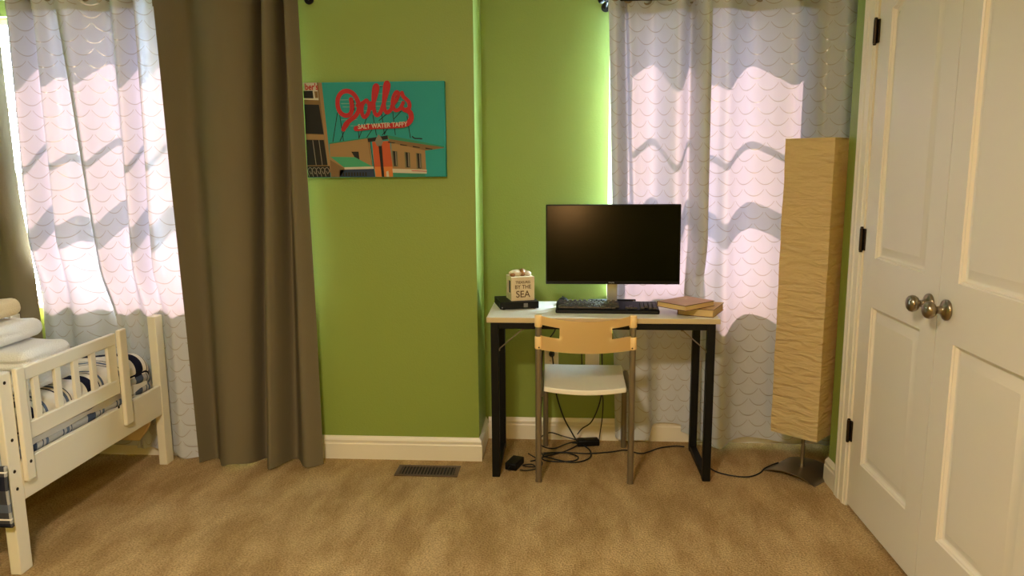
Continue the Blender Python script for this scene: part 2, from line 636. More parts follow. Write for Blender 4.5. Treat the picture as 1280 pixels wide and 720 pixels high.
# door casing: moulded profile swept up, over and down
def casing():
    bm = B()
    wd = 0.112
    prof = [(0.0, 0.0), (0.0, 0.010), (0.012, 0.013), (0.016, 0.017), (0.03, 0.018), (0.034, 0.014), (0.06, 0.016), (0.066, 0.020), (0.082, 0.021), (0.088, 0.017), (0.10, 0.021), (0.112, 0.019), (0.112, 0.0)]
    # inner edge outwards; path corners in (y, z)
    pts = [(DOOR_Y1 + 0.003, 0.0, 1, 0), (DOOR_Y1 + 0.003, DOOR_H + 0.003, 1, 1), (DOOR_Y0 - 0.003, DOOR_H + 0.003, -1, 1), (DOOR_Y0 - 0.003, 0.0, -1, 0)]
    rings = []
    for y, z, sy, sz in pts:
        rings.append([bm.verts.new((XR - d, y + sy * o_, z + sz * o_)) for o_, d in prof])
    for a, b in zip(rings, rings[1:]):
        for k in range(len(prof)):
            j = (k + 1) % len(prof)
            bm.faces.new((a[k], a[j], b[j], b[k]))
    bm.faces.new(rings[0]); bm.faces.new(list(reversed(rings[-1])))
    # jamb lining
    box(bm, XR - 0.002, XR + T, DOOR_Y1, DOOR_Y1 + 0.003, 0, DOOR_H)
    return bm
struct('trim_1', casing(), M['white_paint'], 'white fluted casing around the closet doors', 'door casing', smooth=25)

# ------------------------------------------------------------------ closet doors
def offset_loop(loop, d):
    """inward offset of a ccw (y,z) polygon."""
    n = len(loop)
    out = []
    for i in range(n):
        p0, p1, p2 = Vector(loop[i - 1]), Vector(loop[i]), Vector(loop[(i + 1) % n])
        a = (p1 - p0).normalized(); b = (p2 - p1).normalized()
        na, nb = Vector((-a.y, a.x)), Vector((-b.y, b.x))
        k = 1 + na.dot(nb)
        out.append(tuple(p1 + (na + nb) / max(k, 0.3) * d))
    return out

def door_leaf(bm, y0, y1, py0, py1):
    """front face at x=0 looking to -X; thickness to +X. Panels between py0 and py1."""
    th, H, z0 = 0.035, DOOR_H - 0.004, 0.012
    low = [(py0, 0.231), (py1, 0.231), (py1, 0.888), (py0, 0.888)]
    arch = []
    ym = (py0 + py1) / 2
    hw = (py1 - py0) / 2
    zs, rise = 2.02, 0.13
    N = 18
    for i in range(N + 1):
        s = 1 - 2 * i / N
        arch.append((ym + s * hw, zs + rise * (0.5 + 0.5 * math.cos(PI * min(1, abs(s)) ** 0.9))))
    top = [(py0, 1.08), (py1, 1.08)] + arch
    def F(pts, x=0.0):
        return bm.faces.new([bm.verts.new((x, p[0], p[1])) for p in pts])
    F([(y0, z0), (py0, z0), (py0, H), (y0, H)])
    F([(py1, z0), (y1, z0), (y1, H), (py1, H)])
    F([(py0, z0), (py1, z0), (py1, 0.231), (py0, 0.231)])
    F([(py0, 0.888), (py1, 0.888), (py1, 1.08), (py0, 1.08)])
    for a, b in zip(arch, arch[1:]):
        F([b, a, (a[0], H), (b[0], H)])
    for loop in (low, top):
        steps = [(0.0, 0.0), (0.003, 0.005), (0.006, 0.006), (0.010, 0.015), (0.016, 0.018), (0.020, 0.018), (0.050, 0.004), (0.052, 0.004)]
        rings = [[bm.verts.new((x, p[0], p[1])) for p in (offset_loop(loop, d) if d else loop)] for d, x in steps]
        n = len(loop)
        for a, b in zip(rings, rings[1:]):
            for k in range(n):
                bm.faces.new((a[k], a[(k + 1) % n], b[(k + 1) % n], b[k]))
        bm.faces.new(rings[-1])
    # back and edges
    F([(y0, z0), (y1, z0), (y1, H), (y0, H)], th)
    for a, b in (((y0, z0), (y1, z0)), ((y1, z0), (y1, H)), ((y1, H), (y0, H)), ((y0, H), (y0, z0))):
        bm.faces.new([bm.verts.new(c) for c in ((0, a[0], a[1]), (0, b[0], b[1]), (th, b[0], b[1]), (th, a[0], a[1]))])
    bmesh.ops.remove_doubles(bm, verts=bm.verts, dist=1e-5)

def knob(parent, y, z):
    bm = B()
    m = tr(0, y, z) @ Matrix.Rotation(R(-90), 4, 'Y')
    lathe(bm, [(0.0, 0.0), (0.033, 0.0), (0.034, 0.004), (0.031, 0.010), (0.022, 0.014), (0.014, 0.018), (0.012, 0.024), (0.0115, 0.034),
               (0.014, 0.038), (0.022, 0.042), (0.027, 0.049), (0.0285, 0.057), (0.026, 0.065), (0.020, 0.071), (0.010, 0.074), (0.0, 0.0745)], m, 32)
    return obj('knob', bm, M['nickel'], parent, smooth=50, label='brushed nickel door knob')

def hinge(parent, y, z):
    h = obj('hinge', (lambda b: (tube(b, [(-0.012, y, z - 0.045), (-0.012, y, z + 0.045)], 0.0075, 12), box(b, -0.006, -0.0005, y - 0.018, y + 0.001, z - 0.044, z + 0.044), b)[-1])(B()), M['bronze'], parent, smooth=40, label='dark bronze hinge')
    bm = B()
    for dz in (-0.052, 0.045):
        lathe(bm, [(0.004, dz), (0.0065, dz + 0.002), (0.0065, dz + 0.005), (0.004, dz + 0.007)], tr(-0.012, y, z), 12)
    obj('finial', bm, M['bronze'], h, smooth=40)
    return h

YM = 2.490
for nm, ya, yb, pa, pb, lab, ky, hy in (
        ('door_1', YM + 0.0015, DOOR_Y1 - 0.003, 2.600, 3.010, 'left closet door, white moulded two-panel leaf nearer the floor lamp', 2.545, DOOR_Y1 - 0.002),
        ('door_2', DOOR_Y0 + 0.003, YM - 0.0015, 1.970, 2.378, 'right closet door, white moulded two-panel leaf cut by the photo edge', 2.430, DOOR_Y0 + 0.002)):
    t = thing(nm, lab, 'door', (XR - 0.004, 0, 0))
    t['kind'] = 'structure'
    bm = B(); door_leaf(bm, ya, yb, pa, pb)
    obj('leaf', bm, M['door'], t, smooth=28)
    knob(t, ky, 0.988)
    for hz in (1.955, 1.145, 0.335):
        hinge(t, hy + (0.006 if nm == 'door_1' else -0.006), hz)

# ------------------------------------------------------------------ windows
def window(nm, w, ywall, label):
    x0, x1, z0, z1 = w
    pl = bpy.data.lights.new(nm + '_portal', 'AREA')
    pl.shape = 'RECTANGLE'; pl.size = x1 - x0; pl.size_y = z1 - z0
    pl.cycles.is_portal = True
    po = bpy.data.objects.new(nm + '_portal', pl); C.objects.link(po)
    po.location = ((x0 + x1) / 2, ywall + T + 0.01, (z0 + z1) / 2); po.rotation_euler = (R(-90), 0, 0)
    t = thing(nm, label, 'window', ((x0 + x1) / 2, ywall, 0))
    t['kind'] = 'structure'
    yo = ywall + 0.055
    bm = B()
    fw = 0.03
    box(bm, x0, x0 + fw, yo, yo + 0.07, z0, z1)
    box(bm, x1 - fw, x1, yo, yo + 0.07, z0, z1)
    box(bm, x0 + fw, x1 - fw, yo, yo + 0.07, z1 - fw, z1)
    box(bm, x0 + fw, x1 - fw, yo, yo + 0.07, z0, z0 + fw)
    obj('window_frame', bm, M['white_paint'], t, bevel=0.003, world=True)
    bm = B(); box(bm, x0 + fw, x1 - fw, yo + 0.01, yo + 0.06, 1.365, 1.435)
    obj('meeting_rail', bm, M['white_paint'], t, bevel=0.003, world=True)
    bm = B(); box(bm, x0 + fw, x1 - fw, yo + 0.032, yo + 0.046, 1.728, 1.750)
    obj('muntin', bm, M['white_paint'], t, bevel=0.002, world=True)
    for za, zb in ((z0 + fw, 1.365), (1.435, z1 - fw)):
        bm = B(); box(bm, x0 + fw, x1 - fw, yo + 0.048, yo + 0.052, za, zb)
        obj('pane', bm, M['glass'], t, world=True, smooth=0)
    bm = B(); box(bm, x0 - 0.0, x1 + 0.0, ywall - 0.02, yo, z0 - 0.018, z0 + 0.004)
    obj('window_sill', bm, M['white_paint'], t, bevel=0.004, world=True)
window('window_1', W1, YL, 'white sash window behind the left curtains')
window('window_2', W2, YB, 'white sash window behind the scalloped curtain by the desk')

# ------------------------------------------------------------------ curtains
def curtain_mesh(top, bot, ztop, zbot, nz=70, per=10, u0=0.0, sq=None, off=0.0, trim=0):
    """top/bot: plan points (x, y) in world, same count; zbot: number or list per control point."""
    if not isinstance(zbot, (list, tuple)):
        zbot = [zbot] * len(bot)
    A = catmull(top, per)
    D = catmull([(p[0], p[1], z) for p, z in zip(bot, zbot)], per)
    n = len(A)
    ua = [u0]
    for i in range(1, n):
        ua.append(ua[-1] + math.hypot(A[i][0] - A[i - 1][0], A[i][1] - A[i - 1][1]))
    bm = B()
    uvl = bm.loops.layers.uv.new('UVMap')
    grid = []
    for j in range(nz + 1):
        t = j / nz
        row = []
        for i in range(trim, n - trim):
            z = ztop + (D[i][2] - ztop) * t
            x = A[i][0] + (D[i][0] - A[i][0]) * t
            ty = t
            if sq:
                k = max(0.0, min(1.0, (sq[0] - z) / (sq[0] - sq[1])))
                ty = k * k * (3 - 2 * k)
            y = A[i][1] + (D[i][1] - A[i][1]) * ty
            q = noise.noise(Vector((x * 3.1, z * 1.3, 3.7))) * 0.012 + noise.noise(Vector((x * 9, z * 2.4, 0.0))) * 0.004
            y += q * min(1, t * 4) * ((1 - 0.75 * ty) if sq else 1)
            v = bm.verts.new((x, y + off, z))
            row.append((v, (ua[i], z)))
        grid.append(row)
    for j in range(nz):
        for i in range(n - 1 - 2 * trim):
            q = (grid[j][i], grid[j + 1][i], grid[j + 1][i + 1], grid[j][i + 1])
            f = bm.faces.new([k[0] for k in q])
            for l, k in zip(f.loops, q):
                l[uvl].uv = k[1]
    return bm, A

def add_header(top, z0, z1, per=10):
    """doubled header band, a little proud of the room side."""
    bm = B()
    A = catmull(top, per)
    uvl = bm.loops.layers.uv.new('UVMap')
    rows = []
    for z in (z1, z0):
        rows.append([bm.verts.new((p[0], p[1] - 0.003, z)) for p in A])
    for i in range(len(A) - 1):
        f = bm.faces.new((rows[0][i], rows[1][i], rows[1][i + 1], rows[0][i + 1]))
        for l, c in zip(f.loops, ((i * 0.01, z1), (i * 0.01, z0), (i * 0.01 + 0.01, z0), (i * 0.01 + 0.01, z1))):
            l[uvl].uv = c
    return bm

def curtain(name, label, cat, material, top, bot, ztop, zbot, group=None, u0=0.0, header=0.11, grom=None, rod_y=0.0, lining=False, **k):
    bx = (top[0][0] + top[-1][0]) / 2
    t = thing(name, label, cat, (bx, rod_y, 0), group=group)
    bm, A = curtain_mesh(top, bot, ztop, zbot, u0=u0, **k)
    obj('panel', bm, material, t, world=True, smooth=180, recalc=False)
    if lining:
        bm, _ = curtain_mesh(top, bot, ztop, zbot, u0=u0, off=0.006, trim=3, **k)
        obj('lining', bm, M['lining'], t, world=True, smooth=180, recalc=False, label='white lining on the window side')
    obj('header_band', add_header(top, ztop - header, ztop), material, t, world=True, smooth=180, recalc=False)
    for gx in (grom or []):
        bm = B()
        i = min(range(len(A)), key=lambda q: abs(A[q][0] - gx))
        p = Vector((A[i][0], A[i][1] - 0.005, ztop - 0.045))
        pts = [p + Vector((0.021 * math.cos(a), 0, 0.021 * math.sin(a))) for a in [q * 2 * PI / 20 for q in range(21)]]
        tube(bm, pts, 0.0045, 8, cap=False)
        obj('grommet', bm, M['nickel'], t, world=True, smooth=60)
    return t

ZT = 2.275
yc = 3.745
yw = 3.810                            # pushed back behind the desk
# right window, left panel (its right edge is folded forward into a dark hem)
top = [(0.205, yc - 0.02), (0.240, yc - 0.04), (0.285, yc + 0.045), (0.300, yc + 0.01), (0.345, yc + 0.035), (0.430, yc + 0.058), (0.535, yc - 0.052), (0.600, yc + 0.048), (0.622, yc + 0.0), (0.638, yc - 0.04), (0.660, yc - 0.07), (0.682, yc - 0.060)]
bot = [(0.275, yw + 0.01), (0.30, yw - 0.015), (0.36, yw - 0.01), (0.405, yw - 0.015), (0.45, yw - 0.012), (0.475, yw + 0.018), (0.55, yw + 0.018), (0.62, yw + 0.015), (0.66, yw + 0.0), (0.675, yw - 0.02), (0.695, yw - 0.02), (0.712, yw - 0.015)]
HEM = curtain('scalloped_curtain', 'white scallop-patterned curtain panel behind the monitor', 'curtain', M['sheer'], top, bot, ZT,
        [0.03, 0.025, 0.02, 0.025, 0.03, 0.10, 0.11, 0.10, 0.07, 0.04, 0.04, 0.04], grom=[0.235, 0.30, 0.395, 0.49, 0.60], rod_y=yc, sq=(1.10, 0.80))
hb = B()
hv = hb.loops.layers.uv.new('UVMap')
e_t = [(0.640, yc - 0.034), (0.660, yc - 0.063), (0.681, yc - 0.053)]
e_b = [(0.676, yw - 0.012), (0.695, yw - 0.013), (0.711, yw - 0.008)]
hr = []
for j in range(41):
    z = ZT + (0.045 - ZT) * j / 40
    k = max(0.0, min(1.0, (1.10 - z) / 0.30)); k = k * k * (3 - 2 * k)
    hr.append([hb.verts.new((a[0] + (b_[0] - a[0]) * j / 40, a[1] + (b_[1] - a[1]) * k, z)) for a, b_ in zip(e_t, e_b)])
for a, b_ in zip(hr, hr[1:]):
    for i in range(2):
        hb.faces.new((a[i], b_[i], b_[i + 1], a[i + 1]))
obj('side_hem', hb, M['sheer'], HEM, world=True, smooth=180, recalc=False)
# right window, right panel
top = [(0.600, yc + 0.060), (0.622, yc + 0.013), (0.638, yc - 0.027), (0.660, yc - 0.057), (0.684, yc - 0.048), (0.725, yc - 0.040), (0.770, yc - 0.042), (0.828, yc + 0.015), (0.895, yc + 0.052), (0.985, yc + 0.005), (1.075, yc - 0.042), (1.15, yc + 0.01), (1.23, yc + 0.035), (1.32, yc - 0.03), (1.42, yc + 0.03), (1.50, yc)]
bot = [(0.620, yw + 0.026), (0.660, yw + 0.012), (0.675, yw - 0.008), (0.695, yw - 0.008), (0.715, yw - 0.004), (0.752, yw - 0.05), (0.80, yc - 0.05), (0.86, yc + 0.0), (0.93, yc + 0.03), (1.02, yc + 0.03), (1.10, yc + 0.0), (1.18, yc - 0.01), (1.26, yc + 0.02), (1.35, yc - 0.02), (1.44, yc + 0.02), (1.52, yc)]
curtain('scalloped_curtain', 'white scallop-patterned curtain panel behind the paper floor lamp', 'curtain', M['sheer'], top, bot, ZT,
        [0.06, 0.05, 0.04, 0.04, 0.03, 0.02, 0.025, 0.05, 0.06, 0.055, 0.05, 0.04, 0.04, 0.04, 0.05, 0.05], grom=[0.70, 0.80, 0.92, 1.05, 1.18, 1.32, 1.44], rod_y=yc, u0=1.7)

def rod(x0, x1, y, z, ywall, label):
    t = thing('curtain_rod', label, 'curtain rod', ((x0 + x1) / 2, y, z))
    bm = B(); tube(bm, [(x0, y, z), (x1, y, z)], 0.0105, 14)
    obj('pole', bm, M['black_metal'], t, world=True)
    for x, s in ((x0, -1), (x1, 1)):
        bm = B(); lathe(bm, [(0.0, 0.0), (0.011, 0.0), (0.013, 0.006), (0.009, 0.010), (0.018, 0.018), (0.021, 0.028), (0.016, 0.039), (0.0, 0.045)], tr(x, y, z) @ Matrix.Rotation(R(90 * s), 4, 'Y'), 20)
        obj('finial', bm, M['black_metal'], t, world=True, smooth=50)
        bm = B(); tube(bm, [(x - s * 0.0, y, z - 0.012), (x, y + 0.02, z - 0.016), (x, ywall, z - 0.016)], 0.006, 10)
        lathe(bm, [(0.0, 0.0), (0.022, 0.0), (0.022, 0.006), (0.0, 0.008)], tr(x, ywall, z - 0.016) @ Matrix.Rotation(R(90), 4, 'X'), 18)
        obj('bracket', bm, M['black_metal'], t, world=True, smooth=50)
rod(0.20, 1.60, yc, 2.225, YB, 'black curtain rod with round finial above the desk window')

# left window: sheer panels, tucked behind the bed below the mattress line
yl = 3.435
yb_ = 3.495
top = [(-2.560, yl + 0.02), (-2.51, yl - 0.05), (-2.455, yl + 0.045), (-2.405, yl - 0.035), (-2.36, yl + 0.0), (-2.316, yl - 0.004), (-2.282, yl - 0.016)]
bot = [(-2.60, yb_ + 0.01), (-2.53, yb_ - 0.015), (-2.46, yb_ + 0.015), (-2.40, yb_ - 0.012), (-2.28, yb_ + 0.008), (-2.20, yb_ + 0.004), (-2.158, yb_ + 0.006)]
curtain('scalloped_curtain', 'narrow white scallop-patterned curtain panel above the towels', 'curtain', M['sheer'], top, bot, ZT, 0.06, rod_y=yl, u0=3.1, grom=[-2.53, -2.44, -2.35], sq=(1.15, 0.78))
top = [(-2.316, yl - 0.015), (-2.270, yl - 0.03), (-2.195, yl + 0.02), (-2.10, yl + 0.055), (-2.02, yl - 0.045), (-1.955, yl + 0.04), (-1.928, yl - 0.035), (-1.905, yl - 0.02), (-1.880, yl + 0.03), (-1.845, yl + 0.055), (-1.74, yl + 0.07)]
bot = [(-2.152, yb_ - 0.005), (-2.138, yb_ + 0.0), (-2.115, yb_ - 0.01), (-2.09, yb_ + 0.015), (-2.04, yb_ - 0.01), (-1.995, yb_ + 0.01), (-1.955, yb_ + 0.0), (-1.915, yb_ - 0.02), (-1.87, yb_ - 0.01), (-1.80, yb_ + 0.005), (-1.72, yb_ - 0.005)]
curtain('scalloped_curtain', 'white scallop-patterned curtain panel over the bed beside the taupe curtain', 'curtain', M['sheer'], top, bot, ZT,
        [0.05] * 6 + [0.02, 0.005, 0.004, 0.015, 0.035], rod_y=yl, u0=4.6, grom=[-2.30, -2.19, -2.08, -1.96, -1.86], sq=(1.0, 0.70))
# taupe blackout panel
tp = [196, 226, 262, 296, 318, 324, 336, 346, 352, 360, 372]
bp_ = [254, 268, 285, 300, 319, 329, 343, 352, 366, 386, 405]
ys = [3.40, 3.475, 3.375, 3.355, 3.40, 3.50, 3.365, 3.375, 3.50, 3.39, 3.44]
top = [(-1.843 + (p - 195) * 0.003694, y) for p, y in zip(tp, ys)]
bot = [(-1.922 + (p - 222) * 0.00408, y + 0.004) for p, y in zip(bp_, ys)]
curtain('blackout_curtain', 'taupe blackout curtain hanging beside the canvas picture', 'curtain', M['blackout'], top, bot, ZT,
        [0.012, 0.006, 0.01, 0.03, 0.02, 0.004, 0.006, 0.012, 0.006, 0.006, 0.006], rod_y=3.43, u0=7.0, grom=[-1.79, -1.65, -1.5, -1.36, -1.25], lining=True)
# a second taupe panel at the photo's left edge
top = [(-2.92, 3.43), (-2.85, 3.39), (-2.78, 3.47), (-2.70, 3.39), (-2.615, 3.45)]
bot = [(-2.99, 3.49), (-2.92, 3.475), (-2.84, 3.50), (-2.70, 3.475), (-2.585, 3.49)]
curtain('blackout_curtain', 'taupe blackout curtain edge behind the towels at the photo left', 'curtain', M['blackout'], top, bot, ZT, 0.02, rod_y=3.43, u0=9.0, grom=[-2.88, -2.78, -2.68], sq=(1.5, 0.9))
rod(-3.06, -1.17, 3.435, 2.225, YL, 'black curtain rod above the bed window')

# ------------------------------------------------------------------ floor vent
t = thing('floor_vent', 'brown metal floor register with dark slots in the carpet', 'floor vent', (-0.645, 3.39, 0))
bm = B()
x0, x1, y0, y1 = -0.80, -0.497, 3.325, 3.452
box(bm, x0, x1, y0, y0 + 0.018, 0.001, 0.006); box(bm, x0, x1, y1 - 0.018, y1, 0.001, 0.006)
box(bm, x0, x0 + 0.02, y0 + 0.018, y1 - 0.018, 0.001, 0.006); box(bm, x1 - 0.02, x1, y0 + 0.018, y1 - 0.018, 0.001, 0.006)
obj('frame', bm, M['vent_brown'], t, bevel=0.0015, world=True)
bm = B(); box(bm, x0 + 0.02, x1 - 0.02, y0 + 0.018, y1 - 0.018, 0.0005, 0.0015)
obj('duct_opening', bm, M['dark_hole'], t, world=True)
for k in range(17):
    bm = B(); xx = x0 + 0.02 + (x1 - x0 - 0.04) * (k + 0.5) / 17
    box(bm, xx - 0.0024, xx + 0.0024, y0 + 0.018, y1 - 0.018, 0.0015, 0.0055)
    obj('slat', bm, M['vent_brown'], t, world=True)

# ------------------------------------------------------------------ canvas picture
CX0, CX1, CZ0, CZ1, CYF = -1.205, -0.547, 1.402, 1.836, YL - 0.036
t = thing('canvas_picture', 'teal canvas print of a red script sign above a tan building', 'picture', ((CX0 + CX1) / 2, YL, CZ0))
bm = B(); box(bm, CX0, CX1, CYF, YL - 0.001, CZ0, CZ1)
obj('canvas', bm, mat('teal_canvas', srgb(26, 146, 146), 0.7, bump=(400, 0.2, 0.001)), t, bevel=0.003, world=True)
PALETTE = [('tan', (176, 140, 92)), ('tan_dark', (140, 108, 68)), ('black', (14, 12, 12)), ('roof_green', (48, 150, 118)), ('orange', (214, 92, 40)), ('orange_light', (236, 140, 62)),
           ('white', (226, 218, 200)), ('red', (200, 28, 40)), ('grey', (150, 140, 125)), ('blue', (30, 52, 88)), ('pale_teal', (140, 190, 175)), ('awning', (70, 178, 132)), ('beige_green', (128, 122, 88))]
PM = [mat('print_' + n, srgb(*[q * 0.86 for q in c]), 0.7) for n, c in PALETTE]
PI_ = {n: i for i, (n, c) in enumerate(PALETTE)}
def cv(x, y):
    return (CX0 + (x - 0) * (CX1 - CX0) / 982.0, CZ1 - (y - 45) * (CZ1 - CZ0) / 653.0)
bm = B()
def poly(pts, col, lay):
    f = bm.faces.new([bm.verts.new((*[cv(*p)[0]], CYF - 0.00025 * (1 + lay), cv(*p)[1])) for p in pts])
    f.material_index = PI_[col]
def line(pts, w, col, lay, target=None, smooth=1):
    b = target or bm
    P = [Vector(cv(*p)) for p in (catmull(pts, smooth) if smooth > 1 else pts)]
    w = w * (CX1 - CX0) / 982.0 / 2
    yy = CYF - 0.00025 * (1 + lay)
    L, Rr = [], []
    for i, p in enumerate(P):
        d = (P[min(i + 1, len(P) - 1)] - P[max(i - 1, 0)]).normalized()
        n = Vector((-d.y, d.x)) * w
        ys_ = yy - (0.0004 * i / len(P) if target is not None else 0)      # the brush stroke climbs over itself
        L.append(b.verts.new((p.x + n.x, ys_, p.y + n.y))); Rr.append(b.verts.new((p.x - n.x, ys_, p.y - n.y)))
    for i in range(len(P) - 1):
        b.faces.new((L[i], L[i + 1], Rr[i + 1], Rr[i])).material_index = PI_[col] if target is None else 0
    if smooth > 1:
        for p, dy in ((P[0], 0.0001), (P[-1], 0.00055 if target is not None else 0.0001)):
            b.faces.new([b.verts.new((p.x + w * math.cos(a), yy - dy, p.y + w * math.sin(a))) for a in [k * PI / 7 for k in range(14)]]).material_index = PI_[col] if target is None else 0
# sign scaffold
for a, b_ in (((232, 250), (190, 452)), ((246, 255), (266, 445)), ((300, 330), (240, 447)), ((350, 170), (352, 240)), ((372, 330), (376, 430)), ((440, 280), (375, 430)), ((480, 270), (500, 410)), ((470, 370), (430, 425)),
              ((540, 240), (556, 405)), ((575, 265), (520, 310)), ((620, 250), (633, 408)), ((580, 365), (540, 408)), ((680, 245), (625, 300)), ((718, 280), (738, 430)), ((535, 80), (560, 76)), ((570, 375), (555, 405))):
    line((a, b_), 5, 'black', 1)
for a, b_ in (((255, 165), (380, 165)), ((260, 190), (380, 190)), ((270, 213), (370, 215)), ((380, 180), (690, 180)), ((420, 240), (680, 243)), ((255, 300), (370, 300)), ((320, 343), (370, 343)), ((500, 125), (600, 128)), ((530, 72), (575, 75)), ((640, 145), (700, 145)), ((430, 210), (640, 212))):
    line((a, b_), 4, 'pale_teal', 1)
# building on the left edge
poly([(0, 46), (106, 46), (150, 696), (0, 696)], 'tan_dark', 1)
poly([(106, 46), (130, 46), (170, 660), (150, 670)], 'tan', 2)
poly([(0, 46), (96, 46), (104, 165), (0, 160)], 'white', 3)
poly([(0, 100), (64, 100), (68, 152), (0, 150)], 'black', 4)
poly([(76, 105), (98, 105), (101, 150), (80, 150)], 'tan_dark', 4)
poly([(0, 192), (104, 196), (128, 398), (0, 392)], 'black', 3)
poly([(0, 398), (128, 402), (132, 436), (0, 432)], 'tan', 3)
poly([(0, 436), (126, 438), (146, 612), (0, 612)], 'black', 3)
for x in (48, 92):
    line(((x, 438), (x + 16, 612)), 5, 'grey', 4)
poly([(0, 620), (160, 618), (162, 696), (0, 696)], 'black', 3)
for k in range(5):
    line([(10 + 30 * k, 690), (2 + 30 * k, 650), (20 + 30 * k, 628), (36 + 30 * k, 650), (24 + 30 * k, 672), (16 + 30 * k, 655)], 5, 'grey', 4, smooth=4)
# main building
poly([(165, 466), (450, 428), (470, 696), (165, 696)], 'tan', 1)
line(((165, 462), (450, 424)), 7, 'roof_green', 3)
poly([(600, 455), (838, 512), (842, 650), (605, 650)], 'tan', 2)
poly([(575, 412), (972, 490), (972, 500), (842, 516), (590, 458)], 'tan_dark', 3)
poly([(575, 408), (972, 488), (972, 497), (590, 436)], 'roof_green', 4)
for x, y in ((605, 456), (690, 474), (778, 488), (866, 500)):
    poly([(x - 25, y - 4), (x + 28, y + 6), (x + 18, y + 10), (x - 25, y + 4)], 'black', 5)
poly([(468, 452), (592, 448), (606, 626), (478, 626)], 'orange', 3)
poly([(478, 626), (606, 626), (608, 696), (484, 696)], 'orange_light', 3)
poly([(436, 430), (578, 410), (580, 436), (440, 455)], 'black', 5)
for x in (612, 700, 780):
    y = 518 + (x - 612) * 0.1
    poly([(x - 8, y - 3), (x + 32, y + 3), (x + 34, y + 108), (x - 4, y + 108)], 'beige_green', 3)
    poly([(x, y), (x + 26, y + 3), (x + 26, y + 104), (x + 6, y + 104)], 'black', 4)
    line(((x + 20, y + 4), (x + 21, y + 100)), 6, 'grey', 5)
poly([(605, 640), (846, 648), (846, 676), (607, 668)], 'white', 4)
line(((740, 655), (846, 660)), 5, 'red', 5)
poly([(607, 668), (835, 676), (835, 696), (607, 696)], 'roof_green', 3)
poly([(318, 520), (370, 520), (374, 576), (345, 566)], 'black', 3)
line(((440, 450), (466, 640)), 4, 'tan_dark', 3); line(((452, 448), (478, 640)), 4, 'black', 3)
# awning and shop window
poly([(165, 575), (270, 640), (232, 696), (165, 696)], 'tan_dark', 3)
poly([(230, 645), (475, 640), (480, 696), (228, 696)], 'blue', 3)
for k in range(9):
    poly([(250 + 20 * k, 664), (262 + 20 * k, 664), (262 + 20 * k, 690), (250 + 20 * k, 690)], 'black', 4)
poly([(168, 554), (342, 558), (470, 626), (266, 632)], 'awning', 4)
poly([(264, 628), (472, 624), (474, 640), (266, 643)], 'white', 5)
# street lamp in the print
poly([(512, 480), (536, 480), (546, 696), (528, 696)], 'black', 6)
poly([(488, 452), (500, 425), (516, 402), (534, 425), (546, 452), (532, 484), (502, 484)], 'grey', 6)
poly([(560, 660), (576, 655), (580, 696), (562, 696)], 'white', 5)
line([(752, 420), (768, 432), (800, 434), (818, 436)], 8, 'black', 5, smooth=4)
obj('print', bm, PM, t, world=True, smooth=0, recalc=True, label='printed street scene with a tan building, awning and lamp post')
# the red script
bm = B()
D_ = [(332, 162), (336, 215), (326, 258), (294, 272), (258, 256), (238, 214), (240, 156), (268, 116), (310, 106), (352, 128), (380, 178), (384, 228), (362, 272), (322, 302), (288, 330), (270, 366)]
strokes = [(D_, 31), ([(272, 366), (300, 335), (312, 312)], 22), ([(372, 205), (400, 192), (432, 176)], 22),
           ([(436, 172), (412, 196), (404, 248), (420, 284), (448, 258), (460, 205), (442, 172)], 27), ([(456, 190), (480, 186)], 20),
           ([(470, 226), (496, 170), (520, 96), (514, 70), (498, 88), (490, 160), (492, 240), (508, 272), (532, 258), (548, 224)], 27),
           ([(548, 224), (572, 160), (598, 82), (592, 54), (576, 66), (566, 140), (562, 214), (578, 254), (606, 240), (622, 214)], 27),
           ([(616, 212), (650, 172), (666, 130), (650, 118), (630, 150), (622, 200), (640, 240), (672, 230), (696, 190)], 25),
           ([(690, 124), (700, 150), (734, 184), (738, 222), (716, 244), (690, 228)], 27),
           ([(722, 240), (746, 262), (748, 300), (724, 330), (680, 342), (600, 346), (480, 350), (362, 362)], 36)]
for k, (s, w) in enumerate(strokes):
    line(s, w, 'red', 7 + k * 2.6, target=bm, smooth=6)
let = obj('lettering', bm, PM[PI_['red']], t, world=True, smooth=0, label='red script lettering reading Dolles')
bm = text_mesh('SALT WATER TAFFY', 0.030, 0.0001, bold=0.0006, sx=0.86)
px, pz = cv(548, 343)
bm.transform(tr(px, CYF - 0.0097, pz) @ Matrix.Rotation(R(2.5), 4, 'Y').inverted())
obj('caption', bm, PM[PI_['white']], t, world=True, smooth=0, label='white capitals reading SALT WATER TAFFY')
bm = text_mesh("ber's", 0.040, 0.0001, bold=0.001, sx=0.8)
px, pz = cv(58, 76)
bm.transform(tr(px, CYF - 0.0019, pz))
obj('shop_sign', bm, PM[PI_['red']], t, world=True, smooth=0, label="red letters on the white shop sign of the print")

